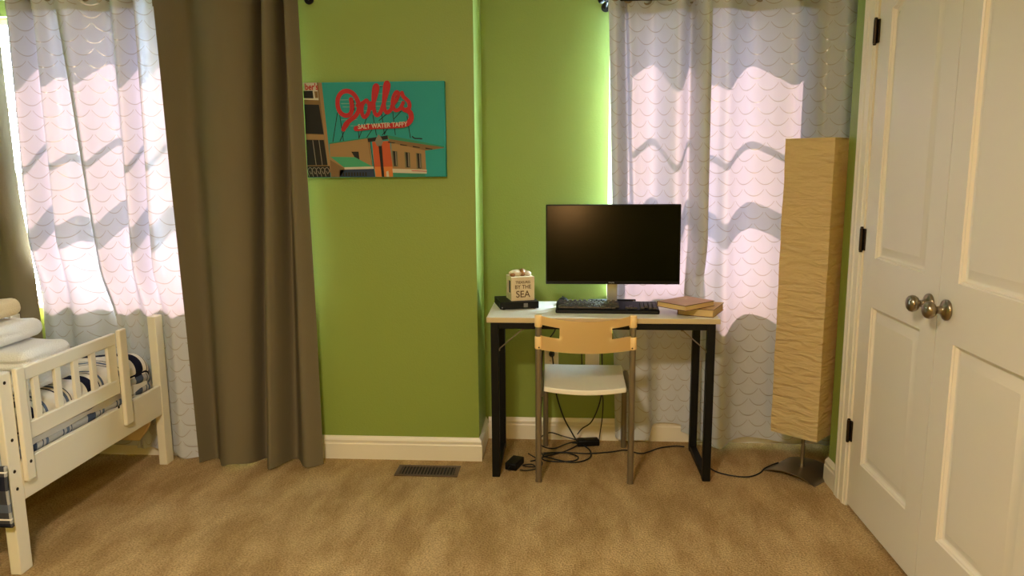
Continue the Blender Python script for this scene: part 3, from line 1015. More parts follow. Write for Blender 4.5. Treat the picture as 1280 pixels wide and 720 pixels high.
# ------------------------------------------------------------------ desk
t = thing('desk', 'cream-topped desk with black square-tube frame under the monitor', 'desk', (0.175, 3.58, 0))
DZ = 0.769
DX0, DX1, DY0, DY1 = -0.350, 0.700, 3.334, 3.760
bm = B(); box(bm, DX0, DX1, DY0, DY1, DZ - 0.024, DZ)
for f in bm.faces:
    if abs(f.normal.z) < 0.5:
        f.material_index = 1
bm.normal_update()
for f in bm.faces:
    f.material_index = 0 if abs(f.normal.z) > 0.5 else 1
obj('desktop', bm, [M['desktop'], M['desk_edge']], t, bevel=0.002, world=True)
LW = 0.036
ly0, ly1 = DY0 + 0.004, 3.74
for lx in (-0.332, 0.645):
    for yy in (ly0, ly1 - LW):
        bm = B(); box(bm, lx, lx + LW, yy, yy + LW, 0.0, DZ - 0.024)
        obj('leg', bm, M['black_metal'], t, bevel=0.003, world=True)
    bm = B(); box(bm, lx + 0.001, lx + LW - 0.001, ly0 + LW, ly1 - LW, 0.004, 0.030)
    obj('foot_bar', bm, M['black_metal'], t, bevel=0.003, world=True)
    bm = B(); box(bm, lx + 0.001, lx + LW - 0.001, ly0 + LW, ly1 - LW, DZ - 0.052, DZ - 0.024)
    obj('side_bar', bm, M['black_metal'], t, bevel=0.003, world=True)
for yy in (ly0 + 0.001, ly1 - 0.027):
    bm = B(); box(bm, -0.296, 0.645, yy, yy + 0.026, DZ - 0.054, DZ - 0.0245)
    obj('crossbar', bm, M['black_metal'], t, bevel=0.003, world=True)
for xa, xb in ((-0.296, -0.185), (0.645, 0.535)):
    bm = B(); tube(bm, [(xa, ly0 + 0.02, 0.615), (xa + (xb - xa) * 0.06, ly0 + 0.02, 0.622), (xb, ly0 + 0.02, DZ - 0.056)], 0.0028, 8)
    for p in ((xa, 0.612), (xb, DZ - 0.058)):
        ball(bm, (p[0], ly0 + 0.02, p[1]), 0.006, 0.004, 0.006, seg=8, rings=6)
    obj('brace', bm, M['steel'], t, world=True, label='thin steel corner brace')

# ------------------------------------------------------------------ chair
t = thing('chair', 'cream plastic chair with grey metal legs facing the desk', 'chair', (0.099, 3.5, 0))
cxm = 0.099
def back_y(x):
    s = (x - cxm) / 0.218
    return 3.300 - 0.055 * (1 - s * s)
bm = B()
xs = [-0.119, -0.112, -0.100, -0.090] + [-0.075 + 0.0116 * k for k in range(31)] + [0.288, 0.298, 0.310, 0.317]
xs = sorted(set(round(x, 4) for x in xs))
zr = [0.0, 0.1, 0.22, 0.34, 0.42, 0.50, 0.58, 0.66, 0.74, 0.82, 0.9, 1.0]
def back_z(x, q):
    s = abs(x - cxm) / 0.218
    lo = 0.632 - 0.006 * (1 - s * s) + (0.004 if s > 0.96 else 0)
    hi = 0.770 + 0.022 * s ** 2.0 - (0.006 if s > 0.985 else 0)
    return lo + (hi - lo) * q
g = [[bm.verts.new((x, back_y(x), back_z(x, q))) for q in zr] for x in xs]
for i in range(len(xs) - 1):
    xm = (xs[i] + xs[i + 1]) / 2
    for j in range(len(zr) - 1):
        qm = (zr[j] + zr[j + 1]) / 2
        e = abs(xm - cxm)
        if e > 0.118 and 0.40 < qm < 0.72:
            continue
        bm.faces.new((g[i][j], g[i + 1][j], g[i + 1][j + 1], g[i][j + 1]))
bmesh.ops.solidify(bm, geom=bm.faces[:], thickness=0.010)
o = obj('backrest', bm, M['chair_plastic'], t, world=True, bevel=0.003, smooth=40)
for sx, xx in ((-1, -0.112), (1, 0.310)):
    for za, zb in ((0.634, 0.692), (0.735, 0.790)):
        bm = B()
        lathe(bm, [(0.015, za), (0.0172, za + 0.003), (0.0172, zb - 0.003), (0.015, zb)], tr(xx, 3.302, 0), 20)
        obj('sleeve', bm, M['chair_plastic'], t, world=True, smooth=40)
    bm = B(); lathe(bm, [(0.0, 0.0), (0.0035, 0.0), (0.0035, 0.001), (0, 0.0015)], tr(xx + (0.003 if sx < 0 else -0.003), 3.285, 0.643) @ Matrix.Rotation(R(90), 4, 'X'), 10)
    obj('screw', bm, M['black_metal'], t, world=True)
    bm = B(); tube(bm, [(xx, 3.302, 0.004), (xx, 3.302, 0.775)], 0.0142, 16)
    tube(bm, [(xx, 3.302, 0.0), (xx, 3.302, 0.012)], 0.0155, 16)
    obj('leg', bm, M['chair_metal'], t, world=True, smooth=40)
    xf = xx + (0.022 if sx < 0 else 0.004)
    bm = B(); tube(bm, [(xf, 3.755, 0.0), (xf, 3.755, 0.36), (xf, 3.745, 0.395), (xf, 3.71, 0.412), (xf, 3.40, 0.415), (xf - 0.3 * (xf - xx), 3.33, 0.416), (xx, 3.302, 0.416)], 0.0135, 14)
    obj('leg', bm, M['chair_metal'], t, world=True, smooth=60)
# seat
bm = B()
N, K = 16, 12
sx0, sx1 = -0.088, 0.287
g = []
for i in range(N + 1):
    u = i / N
    row = []
    for j in range(K + 1):
        v = j / K
        s = 2 * u - 1
        yn = 3.318 - 0.022 * (1 - s * s)
        yf_ = 3.775
        y = yn + (yf_ - yn) * v
        x = sx0 + (sx1 - sx0) * u
        x = (sx0 + sx1) / 2 + (x - (sx0 + sx1) / 2) * (1 + 0.04 * v)
        z = 0.452 - 0.010 * (1 - s * s) * (1 - v) - 0.02 * max(0, v - 0.8) / 0.2 * max(0, v - 0.8) / 0.2
        row.append(bm.verts.new((x, y, z)))
    g.append(row)
for i in range(N):
    for j in range(K):
        bm.faces.new((g[i][j], g[i + 1][j], g[i + 1][j + 1], g[i][j + 1]))
bmesh.ops.recalc_face_normals(bm, faces=bm.faces)
if bm.faces[0].normal.z < 0:
    bmesh.ops.reverse_faces(bm, faces=bm.faces)
r = bmesh.ops.extrude_face_region(bm, geom=bm.faces[:])
for v in [e for e in r['geom'] if isinstance(e, bmesh.types.BMVert)]:
    v.co.z -= 0.024
obj('seat', bm, M['seat_plastic'], t, world=True, bevel=0.004, smooth=40)

# ------------------------------------------------------------------ monitor
MT = R(3.0)
t = thing('monitor', 'black widescreen monitor with silver stand on the desk', 'monitor', (0.235, 3.61, DZ))
tilt = tr(0, 0, 0.305) @ Matrix.Rotation(-MT, 4, 'X')
hw, hh = 0.321, 0.192
bm = B(); box(bm, -hw, hw, 0, 0.022, -hh, hh, tilt)
v8 = box(bm, -hw * 0.8, hw * 0.8, 0.022, 0.045, -hh * 0.8, hh * 0.7, tilt)
obj('housing', bm, M['black_plastic'], t, bevel=0.004)
bm = B(); box(bm, -hw + 0.006, hw - 0.006, -0.0012, 0.004, -hh + 0.016, hh - 0.006, tilt)
obj('screen', bm, M['screen'], t, smooth=0)
bm = text_mesh('PHILIPS', 0.0085, 0.0001, bold=0.0002)
bm.transform(tilt @ tr(-0.005, -0.0012, -hh + 0.008))
obj('logo', bm, M['print_grey'], t, smooth=0)
bm = B(); box(bm, -0.022, 0.028, 0.048, 0.062, 0.012, 0.28)
obj('stand_neck', bm, M['silver'], t, bevel=0.003)
for xa in (-0.105, 0.110):
    bm = B(); box(bm, xa, xa + 0.017, 0.005, 0.125, 0.0, 0.010)
    obj('stand_arm', bm, M['silver'], t, bevel=0.002, label='silver side arm of the stand')
bm = B(); box(bm, -0.105, 0.127, 0.125, 0.145, 0.0, 0.014); box(bm, -0.03, 0.036, 0.046, 0.125, 0.0, 0.012)
obj('stand_base', bm, M['black_plastic'], t, bevel=0.002)

# ------------------------------------------------------------------ keyboard
t = thing('keyboard', 'black full-size keyboard in front of the monitor', 'keyboard', (0.205, 3.515, DZ), R(-1.5))
KW, KD = 0.240, 0.080
bm = B()
vs_ = box(bm, -KW, KW, -KD, KD, 0.0, 0.018)
for v in vs_:
    if v.co.z > 0.01 and v.co.y > 0:
        v.co.z = 0.034
    if v.co.z > 0.01 and v.co.y < 0:
        v.co.z = 0.019
        v.co.y += 0.004
obj('case', bm, M['black_plastic'], t, bevel=0.006)
def key_mesh(w):
    b = B()
    h = 0.008
    lo = [(-w, -0.0082, 0), (w, -0.0082, 0), (w, 0.0082, 0), (-w, 0.0082, 0)]
    hi = [(-w + 0.002, -0.006, h), (w - 0.002, -0.006, h), (w - 0.002, 0.0065, h), (-w + 0.002, 0.0065, h)]
    a = [b.verts.new(c) for c in lo]; d = [b.verts.new(c) for c in hi]
    b.faces.new(d)
    for k in range(4):
        b.faces.new((a[k], a[(k + 1) % 4], d[(k + 1) % 4], d[k]))
    return b
protos = {}
slope = math.atan2(0.015, 2 * KD - 0.004)
def key(x, y, w):
    wk = round(w, 4)
    z = 0.0205 + (y + KD) * math.tan(slope)
    if wk not in protos:
        protos[wk] = obj('key', key_mesh(w), M['key_plastic'], t, smooth=0)
        k = protos[wk]
    else:
        k = protos[wk].copy()
        C.objects.link(k)
        k.parent = t
    k.location = (x, y, z)
    k.rotation_euler = (slope, 0, 0)
p_ = 0.0190
for r_, y in enumerate((-0.056, -0.036, -0.016, 0.004, 0.024)):
    if r_ == 0:
        lay = [(1.25, 3), (6.5, 1), (1.25, 3)]
    else:
        lay = {1: [(2.25, 1), (1, 10), (2.75, 1)], 2: [(1.75, 1), (1, 11), (2.25, 1)], 3: [(1.5, 1), (1, 12), (1.5, 1)], 4: [(1, 13), (2, 1)]}[r_]
    x = -0.228
    for wd, cnt in lay:
        for _ in range(cnt):
            key(x + wd * p_ / 2, y, wd * p_ / 2 - 0.0008)
            x += wd * p_
    # keypad
    for c in range(4):
        if r_ == 0 and c == 1:
            continue
        key(0.152 + c * p_ + p_ / 2, y, p_ / 2 - 0.0008)
for k in range(12):
    key(-0.228 + p_ * (0.5 + k * 1.2), 0.056, p_ / 2 - 0.0008)
for dx, dy in ((0, 0), (1, 0), (2, 0), (1, 1)):
    key(0.082 + (dx + 0.5) * p_, -0.056 + dy * 0.02, p_ / 2 - 0.0008)

# ------------------------------------------------------------------ mouse
t = thing('computer_mouse', 'small black mouse behind the left end of the keyboard', 'mouse', (0.0, 3.675, DZ), R(8))
bm = B()
ball(bm, (0, 0, 0.0), 0.031, 0.055, 0.036, seg=24, rings=16)
bmesh.ops.bisect_plane(bm, geom=bm.verts[:] + bm.edges[:] + bm.faces[:], plane_co=(0, 0, 0), plane_no=(0, 0, 1), clear_inner=True)
bmesh.ops.holes_fill(bm, edges=[e for e in bm.edges if e.is_boundary])
obj('shell', bm, M['black_plastic'], t, smooth=60)
bm = B(); lathe(bm, [(0.0, -0.003), (0.008, -0.003), (0.008, 0.003), (0.0, 0.003)], tr(0, 0.028, 0.029) @ Matrix.Rotation(R(90), 4, 'Y'), 16)
obj('scroll_wheel', bm, M['key_plastic'], t)

# ------------------------------------------------------------------ black box + keepsake box
t = thing('media_box', 'flat black electronics box under the sea keepsake box', 'electronics box', (-0.232, 3.622, DZ), R(14))
BW, BD = 0.094, 0.094
bm = B(); box(bm, -BW, BW, -BD, BD, 0.003, 0.037)
obj('case', bm, M['black_plastic'], t, bevel=0.003)
for px in (-0.075, 0.075):
    for py in (-0.075, 0.075):
        bm = B(); lathe(bm, [(0.008, 0.0), (0.008, 0.004), (0.006, 0.0045)], tr(px, py, 0), 12)
        obj('foot', bm, M['black_plastic'], t)
bm = B(); box(bm, 0.020, 0.040, -BD - 0.0005, -BD, 0.010, 0.030)
obj('sticker', bm, mat('grey_sticker', srgb(110, 108, 105), 0.5), t, smooth=0)
bm = B(); lathe(bm, [(0.0, 0.0), (0.003, 0.0), (0.003, 0.001), (0.0, 0.001)], tr(-0.085, -BD, 0.012) @ Matrix.Rotation(R(90), 4, 'X'), 12)
obj('power_button', bm, M['silver'], t)

t = thing('keepsake_box', 'light wood box lettered by the sea with shells on top', 'keepsake box', (-0.212, 3.625, DZ + 0.037), R(17))
CW = 0.057
bm = B()
# hollow cube with a window cut in the left side
box(bm, -CW, CW, -CW, -CW + 0.008, 0, 0.114)
box(bm, -CW, CW, CW - 0.008, CW, 0, 0.114)
box(bm, CW - 0.008, CW, -CW + 0.008, CW - 0.008, 0, 0.114)
box(bm, -CW, -CW + 0.008, -CW + 0.008, -0.034, 0, 0.114); box(bm, -CW, -CW + 0.008, 0.030, CW - 0.008, 0, 0.114)
box(bm, -CW, -CW + 0.008, -0.034, 0.030, 0, 0.030); box(bm, -CW, -CW + 0.008, -0.034, 0.030, 0.095, 0.114)
box(bm, -CW + 0.008, CW - 0.008, -CW + 0.008, CW - 0.008, 0, 0.006)
box(bm, -CW + 0.008, CW - 0.008, -CW + 0.008, CW - 0.008, 0.106, 0.114)
obj('case', bm, M['driftwood'], t, smooth=0)
bm = B(); box(bm, -CW + 0.009, -CW + 0.0105, -0.04, 0.036, 0.026, 0.10)
obj('side_window', bm, M['dark_hole'], t, smooth=0, label='dark display window in the side')
bm = B()
for s, sz, z, sx in (('TREASURES', 0.0175, 0.089, 0.82), ('BY THE', 0.026, 0.066, 0.95), ('SEA', 0.046, 0.030, 0.95)):
    q = text_mesh(s, sz, 0.0002, bold=0.0004, sx=sx)
    merge(bm, q, tr(0.0, -CW - 0.0003, z))
obj('lettering', bm, M['wood_ink'], t, smooth=0, label='brown lettering reading TREASURES BY THE SEA')
for (x, y, rx, ry, rz, m_, rot) in ((-0.018, 0.0, 0.032, 0.026, 0.017, 'shell', 12), (0.010, -0.008, 0.017, 0.016, 0.020, 'shell_brown', -20), (0.036, -0.006, 0.016, 0.020, 0.013, 'shell', 30), (0.028, 0.025, 0.018, 0.014, 0.014, 'shell_brown', 60), (-0.040, -0.02, 0.013, 0.014, 0.010, 'shell_brown', 0)):
    bm = B()
    r = bmesh.ops.create_uvsphere(bm, u_segments=24, v_segments=12, radius=1.0)
    for v in r['verts']:
        a = math.atan2(v.co.y, v.co.x)
        k = 1 + 0.06 * math.cos(a * 12)
        v.co = Matrix.Rotation(R(rot), 3, 'Z') @ Vector((v.co.x * rx * k * (1 - 0.25 * v.co.x), v.co.y * ry * k, v.co.z * rz))
        v.co += Vector((x, y, 0.114 + rz * 0.8))
    obj('seashell', bm, M[m_], t, smooth=60)

# ------------------------------------------------------------------ books
def book(name, label, cx_, cy_, z, rz, w, d, h, cover, spine_side=-1):
    t = thing(name, label, 'book', (cx_, cy_, z), rz)
    c = 0.0028
    bm = B()
    box(bm, -w, w, -d, d, 0, c); box(bm, -w, w, -d, d, h - c, h)
    box(bm, -w, -w + c, -d, d, c, h - c)
    bm.normal_update()
    bmesh.ops.recalc_face_normals(bm, faces=bm.faces)
    for f in bm.faces:
        f.material_index = 0 if (f.normal.z > 0.5 or f.normal.x < -0.5) and f.calc_center_median().z > c * 0.9 else 1
    obj('cover', bm, [cover[0], M['cover_dark']], t, bevel=0.0006)
    bm = B(); box(bm, -w + c, w - 0.004, -d + 0.004, d - 0.004, c, h - c)
    obj('pages', bm, M['paper'], t, smooth=0)
    return t
# lower: long spine edge faces the camera
book('book', 'lower thick tan book on the right of the desk', 0.640, 3.490, DZ, R(-24), 0.0825, 0.105, 0.036, [M['cover_tan']])
book('book', 'upper pinkish old book lying askew on the tan book', 0.5625, 3.452, DZ + 0.0362, R(-48), 0.083, 0.105, 0.025, [M['cover_pink']])

# ------------------------------------------------------------------ outlets
for x, z, lab, plug in ((-0.062, 0.452, 'white wall outlet with a black plug behind the chair', True), (0.152, 0.440, 'pale wall plate behind the middle of the chair', False)):
    t = thing('wall_outlet', lab, 'outlet', (x, YB, z))
    bm = B(); box(bm, -0.037, 0.037, -0.006, 0, -0.06, 0.06)
    obj('cover_plate', bm, M['plate'], t, bevel=0.003)
    if plug:
        for dz in (-0.02, 0.02):
            bm = B()
            lathe(bm, [(0.0, 0.0), (0.0165, 0.0), (0.0165, 0.002), (0.0, 0.002)], tr(0, -0.006, dz) @ Matrix.Rotation(R(90), 4, 'X'), 20)
            s = obj('socket', bm, M['plate'], t)
            bm = B()
            for sx in (-0.006, 0.006):
                box(bm, sx - 0.001, sx + 0.001, -0.0085, -0.008, dz - 0.003, dz + 0.005)
            obj('slot', bm, M['dark_hole'], s, smooth=0)
    else:
        for dz in (-0.048, 0.048):
            bm = B(); lathe(bm, [(0.0, 0.0), (0.003, 0.0), (0.003, 0.001), (0.0, 0.001)], tr(0, -0.006, dz) @ Matrix.Rotation(R(90), 4, 'X'), 10)
            obj('screw', bm, M['steel'], t)

# ------------------------------------------------------------------ floor cords
def cord(name, label, pts, r=0.0035, extra=None, cat='cable'):
    t = thing(name, label, cat, (pts[0][0], pts[0][1], 0)) if extra else None
    bm = B()
    tube(bm, catmull(pts, 8), r, 8)
    if t is None:
        o = obj(name, bm, M['cord'], smooth=60)
        return tagit(o, label, cat)
    obj('cable', bm, M['cord'], t, world=True, smooth=60)
    return t
F0 = 0.0045
# monitor power brick, lying on the carpet near the wall
def brick(name, label, x, y, rz, l, w, h, lx=0.0):
    t = thing(name, label, 'power adapter', (x, y, 0), rz)
    bm = B(); box(bm, -l, l, -w, w, 0.0, h)
    obj('case', bm, M['black_plastic'], t, bevel=0.006)
    bm = B(); tube(bm, [(-l - 0.025, 0, h * 0.45), (-l + 0.002, 0, h * 0.5)], [0.004, 0.0075], 10)
    obj('strain_relief', bm, M['cord'], t)
    return t
brick('power_adapter', 'black power adapter on the carpet below the middle of the desk', 0.130, 3.775, R(10), 0.058, 0.026, 0.034)
brick('power_adapter', 'black power adapter standing inside the left desk leg', -0.235, 3.47, R(72), 0.055, 0.030, 0.036)
t = cord('black_cable', 'black power cord plugged into the wall outlet behind the chair',
     [(-0.058, YB - 0.052, 0.474), (-0.055, YB - 0.075, 0.465), (-0.050, YB - 0.08, 0.42), (-0.04, 3.77, 0.30), (0.0, 3.77, 0.16), (0.05, 3.775, 0.06), (0.075, 3.77, 0.02)], 0.0038, True)
bm = B(); tube(bm, [(-0.060, YB - 0.0085, 0.472), (-0.060, YB - 0.030, 0.472), (-0.058, YB - 0.052, 0.474)], [0.0155, 0.0145, 0.006], 14)
obj('plug', bm, M['black_plastic'], t, world=True)
cord('black_cable', 'black cord running down behind the left chair leg to the loops',
     [(-0.085, 3.845 - 0.05, 0.745), (-0.075, 3.79, 0.70), (-0.04, 3.80, 0.62), (-0.105, 3.79, 0.50), (-0.11, 3.76, 0.25), (-0.13, 3.72, 0.10), (-0.125, 3.66, 0.03), (-0.10, 3.60, F0), (-0.13, 3.55, F0), (-0.16, 3.53, F0)])
cord('black_cable', 'black cable dropping from the monitor to the adapter by the wall',
     [(0.205, 3.80, 0.765 - 0.03), (0.205, 3.80, 0.62), (0.20, 3.80, 0.48), (0.205, 3.805, 0.33), (0.19, 3.80, 0.22), (0.15, 3.80, 0.12), (0.10, 3.80, 0.08), (0.075, 3.79, 0.05)])
cord('black_cable', 'thin black cable crossing behind the chair seat',
     [(0.10, 3.81, 0.735), (0.10, 3.81, 0.40), (0.16, 3.81, 0.32), (0.205, 3.812, 0.26), (0.207, 3.812, 0.15), (0.195, 3.81, 0.05), (0.19, 3.79, 0.02)], 0.0028)
loop1 = [(0.085, 3.75, 0.012), (0.02, 3.68, F0), (-0.05, 3.62, F0), (-0.10, 3.585, F0), (-0.09, 3.545, F0), (-0.02, 3.53, F0), (0.06, 3.55, F0), (0.075, 3.60, F0), (0.02, 3.635, 0.010), (-0.06, 3.62, 0.012), (-0.10, 3.59, 0.012), (-0.06, 3.555, 0.012), (0.05, 3.525, F0), (0.13, 3.58, F0), (0.14, 3.68, F0), (0.105, 3.745, 0.012)]
cord('black_cable', 'black cord coiled in flat loops on the carpet behind the chair', loop1)
cord('black_cable', 'black cord curving up beside the baseboard left of the adapter',
     [(0.075, 3.79, 0.02), (0.0, 3.805, 0.035), (-0.07, 3.80, 0.055), (-0.12, 3.78, 0.03), (-0.11, 3.74, F0), (-0.05, 3.705, F0), (0.02, 3.735, 0.02), (0.065, 3.762, 0.022)])
cord('black_cable', 'black cord trailing right across the carpet towards the right desk leg',
     [(-0.10, 3.64, F0), (0.0, 3.655, F0), (0.12, 3.645, F0), (0.24, 3.67, F0), (0.32, 3.70, F0), (0.40, 3.66, F0), (0.50, 3.74, F0), (0.58, 3.77, F0), (0.63, 3.765, F0)])
cord('black_cable', 'black cord tangled beside the adapter at the left desk leg',
     [(-0.205, 3.40, 0.012), (-0.17, 3.415, F0), (-0.13, 3.44, F0), (-0.15, 3.49, F0), (-0.195, 3.475, 0.006), (-0.17, 3.445, 0.012), (-0.11, 3.47, F0), (-0.105, 3.53, F0), (-0.155, 3.60, F0), (-0.175, 3.63, F0)], 0.003)
cord('black_cable', 'black cord on the carpet from the right desk leg to the floor lamp',
     [(0.70, 3.58, F0), (0.705, 3.50, F0), (0.735, 3.44, F0), (0.80, 3.40, F0), (0.87, 3.395, F0), (0.93, 3.44, F0), (0.97, 3.50, F0), (1.02, 3.545, 0.006), (1.05, 3.56, 0.010)])

# ------------------------------------------------------------------ paper floor lamp
LX, LY, LA = 1.135, 3.475, R(41.5)
t = thing('floor_lamp', 'tall square rice-paper floor lamp on a steel base by the closet corner', 'floor lamp', (LX, LY, 0), -LA)
bm = B()
bw, bd, N = 0.128, 0.118, 14
def arch_z(x):
    return 0.004 + 0.026 * (1 - (x / bw) ** 2)
prev = None
for i in range(N + 1):
    x = -bw + 2 * bw * i / N
    ring = [bm.verts.new(c) for c in ((x, -bd, arch_z(x)), (x, bd, arch_z(x)), (x, bd, arch_z(x) - 0.004), (x, -bd, arch_z(x) - 0.004))]
    if prev:
        for k in range(4):
            bm.faces.new((prev[k], prev[(k + 1) % 4], ring[(k + 1) % 4], ring[k]))
    else:
        bm.faces.new(ring)
    prev = ring
bm.faces.new(prev)
bm.transform(Matrix.Rotation(R(-4), 4, 'Z'))
obj('base', bm, M['steel'], t, smooth=40, label='arched brushed steel base plate')
bm = B(); tube(bm, [(0, 0, 0.027), (0, 0, 1.22)], 0.009, 14)
lathe(bm, [(0.012, 0.028), (0.012, 0.036), (0.009, 0.040)], None, 16)
obj('pole', bm, M['steel'], t)
bm = B()
hw = 0.1095
z0, z1, NZ, NX = 0.205, 1.56, 90, 10
per = []
for k in range(4):
    c0 = [(-hw, -hw), (hw, -hw), (hw, hw), (-hw, hw)]
    a, b_ = Vector(c0[k]), Vector(c0[(k + 1) % 4])
    for i in range(NX):
        per.append(a + (b_ - a) * i / NX)
rows = []
for j in range(NZ + 1):
    z = z0 + (z1 - z0) * j / NZ
    row = []
    for p in per:
        d = p.normalized()
        q = noise.noise(Vector((p.x * 14, p.y * 14, z * 9))) * 0.0035 + noise.noise(Vector((p.x * 30, p.y * 30, z * 60))) * 0.0016
        if j in (0, NZ):
            q = 0
        row.append(bm.verts.new((p.x + d.x * q, p.y + d.y * q, z)))
    rows.append(row)
n = len(per)
for a, b_ in zip(rows, rows[1:]):
    for k in range(n):
        bm.faces.new((a[k], a[(k + 1) % n], b_[(k + 1) % n], b_[k]))
obj('lamp_shade', bm, M['rice_paper'], t, smooth=50, label='crinkled cream rice-paper shade')
bm = B()
for zz in (z0 + 0.004, z1 - 0.004):
    pts = [(-hw + .002, -hw + .002, zz), (hw - .002, -hw + .002, zz), (hw - .002, hw - .002, zz), (-hw + .002, hw - .002, zz)]
    for k in range(4):
        tube(bm, [pts[k], pts[(k + 1) % 4]], 0.002, 6)
    tube(bm, [pts[0], (0, 0, zz), pts[2]], 0.002, 6)
    tube(bm, [pts[1], (0, 0, zz), pts[3]], 0.002, 6)
obj('wire_frame', bm, M['steel'], t)
bm = B(); lathe(bm, [(0.012, 1.22), (0.016, 1.225), (0.016, 1.26), (0.010, 1.265), (0.014, 1.28), (0.03, 1.315), (0.028, 1.345), (0.012, 1.365), (0.0, 1.368)], None, 18)
obj('bulb', bm, M['white_plain'], t, smooth=60)

# ------------------------------------------------------------------ toddler bed
BX = -1.952
t = thing('toddler_bed', 'cream wooden toddler bed with a slatted guard rail', 'bed', (-2.33, 2.92, 0))
def post(x0, x1, y0, y1, h):
    bm = B(); box(bm, x0, x1, y0, y1, 0, h)
    return obj('post', bm, M['bedwhite'], t, bevel=0.004, world=True)
BL = -2.72
for x0 in (BX - 0.042, BL):
    post(x0, x0 + 0.042, 2.385, 2.447, 0.745)
    post(x0, x0 + 0.042, 3.400, 3.464, 0.748)
bm = B(); box(bm, BX - 0.022, BX - 0.002, 2.447, 3.402, 0.262, 0.408)
obj('side_rail', bm, M['bedwhite'], t, bevel=0.004, world=True)
bm = B(); box(bm, BL + 0.012, BL + 0.032, 2.447, 3.402, 0.262, 0.408)
obj('side_rail', bm, M['bedwhite'], t, bevel=0.004, world=True)
bm = B(); box(bm, BL + 0.042, BX - 0.042, 2.405, 2.425, 0.262, 0.70)
obj('footboard', bm, M['bedwhite'], t, bevel=0.004, world=True)
bm = B(); box(bm, BL + 0.042, BX - 0.042, 3.412, 3.432, 0.262, 0.408)
obj('end_rail', bm, M['bedwhite'], t, bevel=0.004, world=True)
bm = B(); box(bm, BL + 0.032, BX - 0.022, 2.425, 3.412, 0.275, 0.292)
obj('slat_base', bm, M['bedwhite'], t, world=True)
bm = B(); box(bm, BX - 0.020, BX, 2.492, 3.078, 0.690, 0.742)
gr = obj('guard_rail', bm, M['bedwhite'], t, bevel=0.005, world=True)
bm = B(); box(bm, BX - 0.020, BX, 2.492, 3.078, 0.468, 0.535)
obj('bottom_rail', bm, M['bedwhite'], gr, bevel=0.005, world=True)
for ya, yb, za in ((2.449, 2.494, 0.330), (3.076, 3.130, 0.318)):
    bm = B(); box(bm, BX - 0.0015, BX + 0.018, ya, yb, za, 0.752)
    obj('upright', bm, M['bedwhite'], gr, bevel=0.005, world=True)
for y, w_ in ((2.511, 0.0185), (2.572, 0.016), (2.693, 0.016), (2.802, 0.016), (2.915, 0.016), (3.046, 0.030)):
    bm = B(); box(bm, BX - 0.017, BX - 0.003, y - w_, y + w_, 0.53, 0.695)
    obj('slat', bm, M['bedwhite'], gr, bevel=0.002, world=True)
def bolt(y, z, x=BX, par=None):
    bm = B(); lathe(bm, [(0.0, 0.0), (0.0065, 0.0), (0.006, 0.002), (0.003, 0.003), (0.0, 0.003)], tr(x - 0.0005, y, z) @ Matrix.Rotation(R(90), 4, 'Y'), 14)
    obj('bolt', bm, M['bronze'], par or t, world=True, smooth=40)
for y, z in ((2.412, 0.712), (2.416, 0.50), (2.41, 0.385), (2.414, 0.318)):
    bolt(y, z)
bolt(2.472, 0.40, BX + 0.018, gr); bolt(3.055, 0.412, BX - 0.002, t)

# mattress
def soft_slab(x0, x1, y0, y1, z0, z1, rad, nx=14, ny=20, wob=0.0, seed=0.0, bulge=0.0):
    """rounded slab: a superelliptic block with soft edges, one closed mesh."""
    bm = B()
    bmesh.ops.create_cube(bm, size=2.0)
    bmesh.ops.subdivide_edges(bm, edges=bm.edges[:], cuts=nx, use_grid_fill=True)
    sx, sy, sz = (x1 - x0) / 2, (y1 - y0) / 2, (z1 - z0) / 2
    c = Vector(((x0 + x1) / 2, (y0 + y1) / 2, (z0 + z1) / 2))
    for v in bm.verts:
        p = Vector((v.co.x * sx, v.co.y * sy, v.co.z * sz))
        r = min(rad, sx, sy, sz)
        q = Vector((max(-sx + r, min(sx - r, p.x)), max(-sy + r, min(sy - r, p.y)), max(-sz + r, min(sz - r, p.z))))
        d = p - q
        if d.length > 1e-6:
            p = q + d.normalized() * r
        if bulge and v.co.z > 0:
            p.z += bulge * (1 - v.co.x ** 2) * (1 - v.co.y ** 2)
        if wob:
            nn = noise.noise(Vector((p.x * 6 + seed, p.y * 6, p.z * 9))) * wob + noise.noise(Vector((p.x * 17, p.y * 17 + seed, p.z * 20))) * wob * 0.35
            p += (p.normalized() if p.length > 0 else Vector((0, 0, 1))) * nn
        v.co = p + c
    return bm
bm = soft_slab(BL + 0.035, BX - 0.030, 2.43, 3.395, 0.293, 0.50, 0.05)
tagit(obj('mattress', bm, M['mattress'], smooth=180), 'white mattress inside the cream toddler bed', 'mattress')

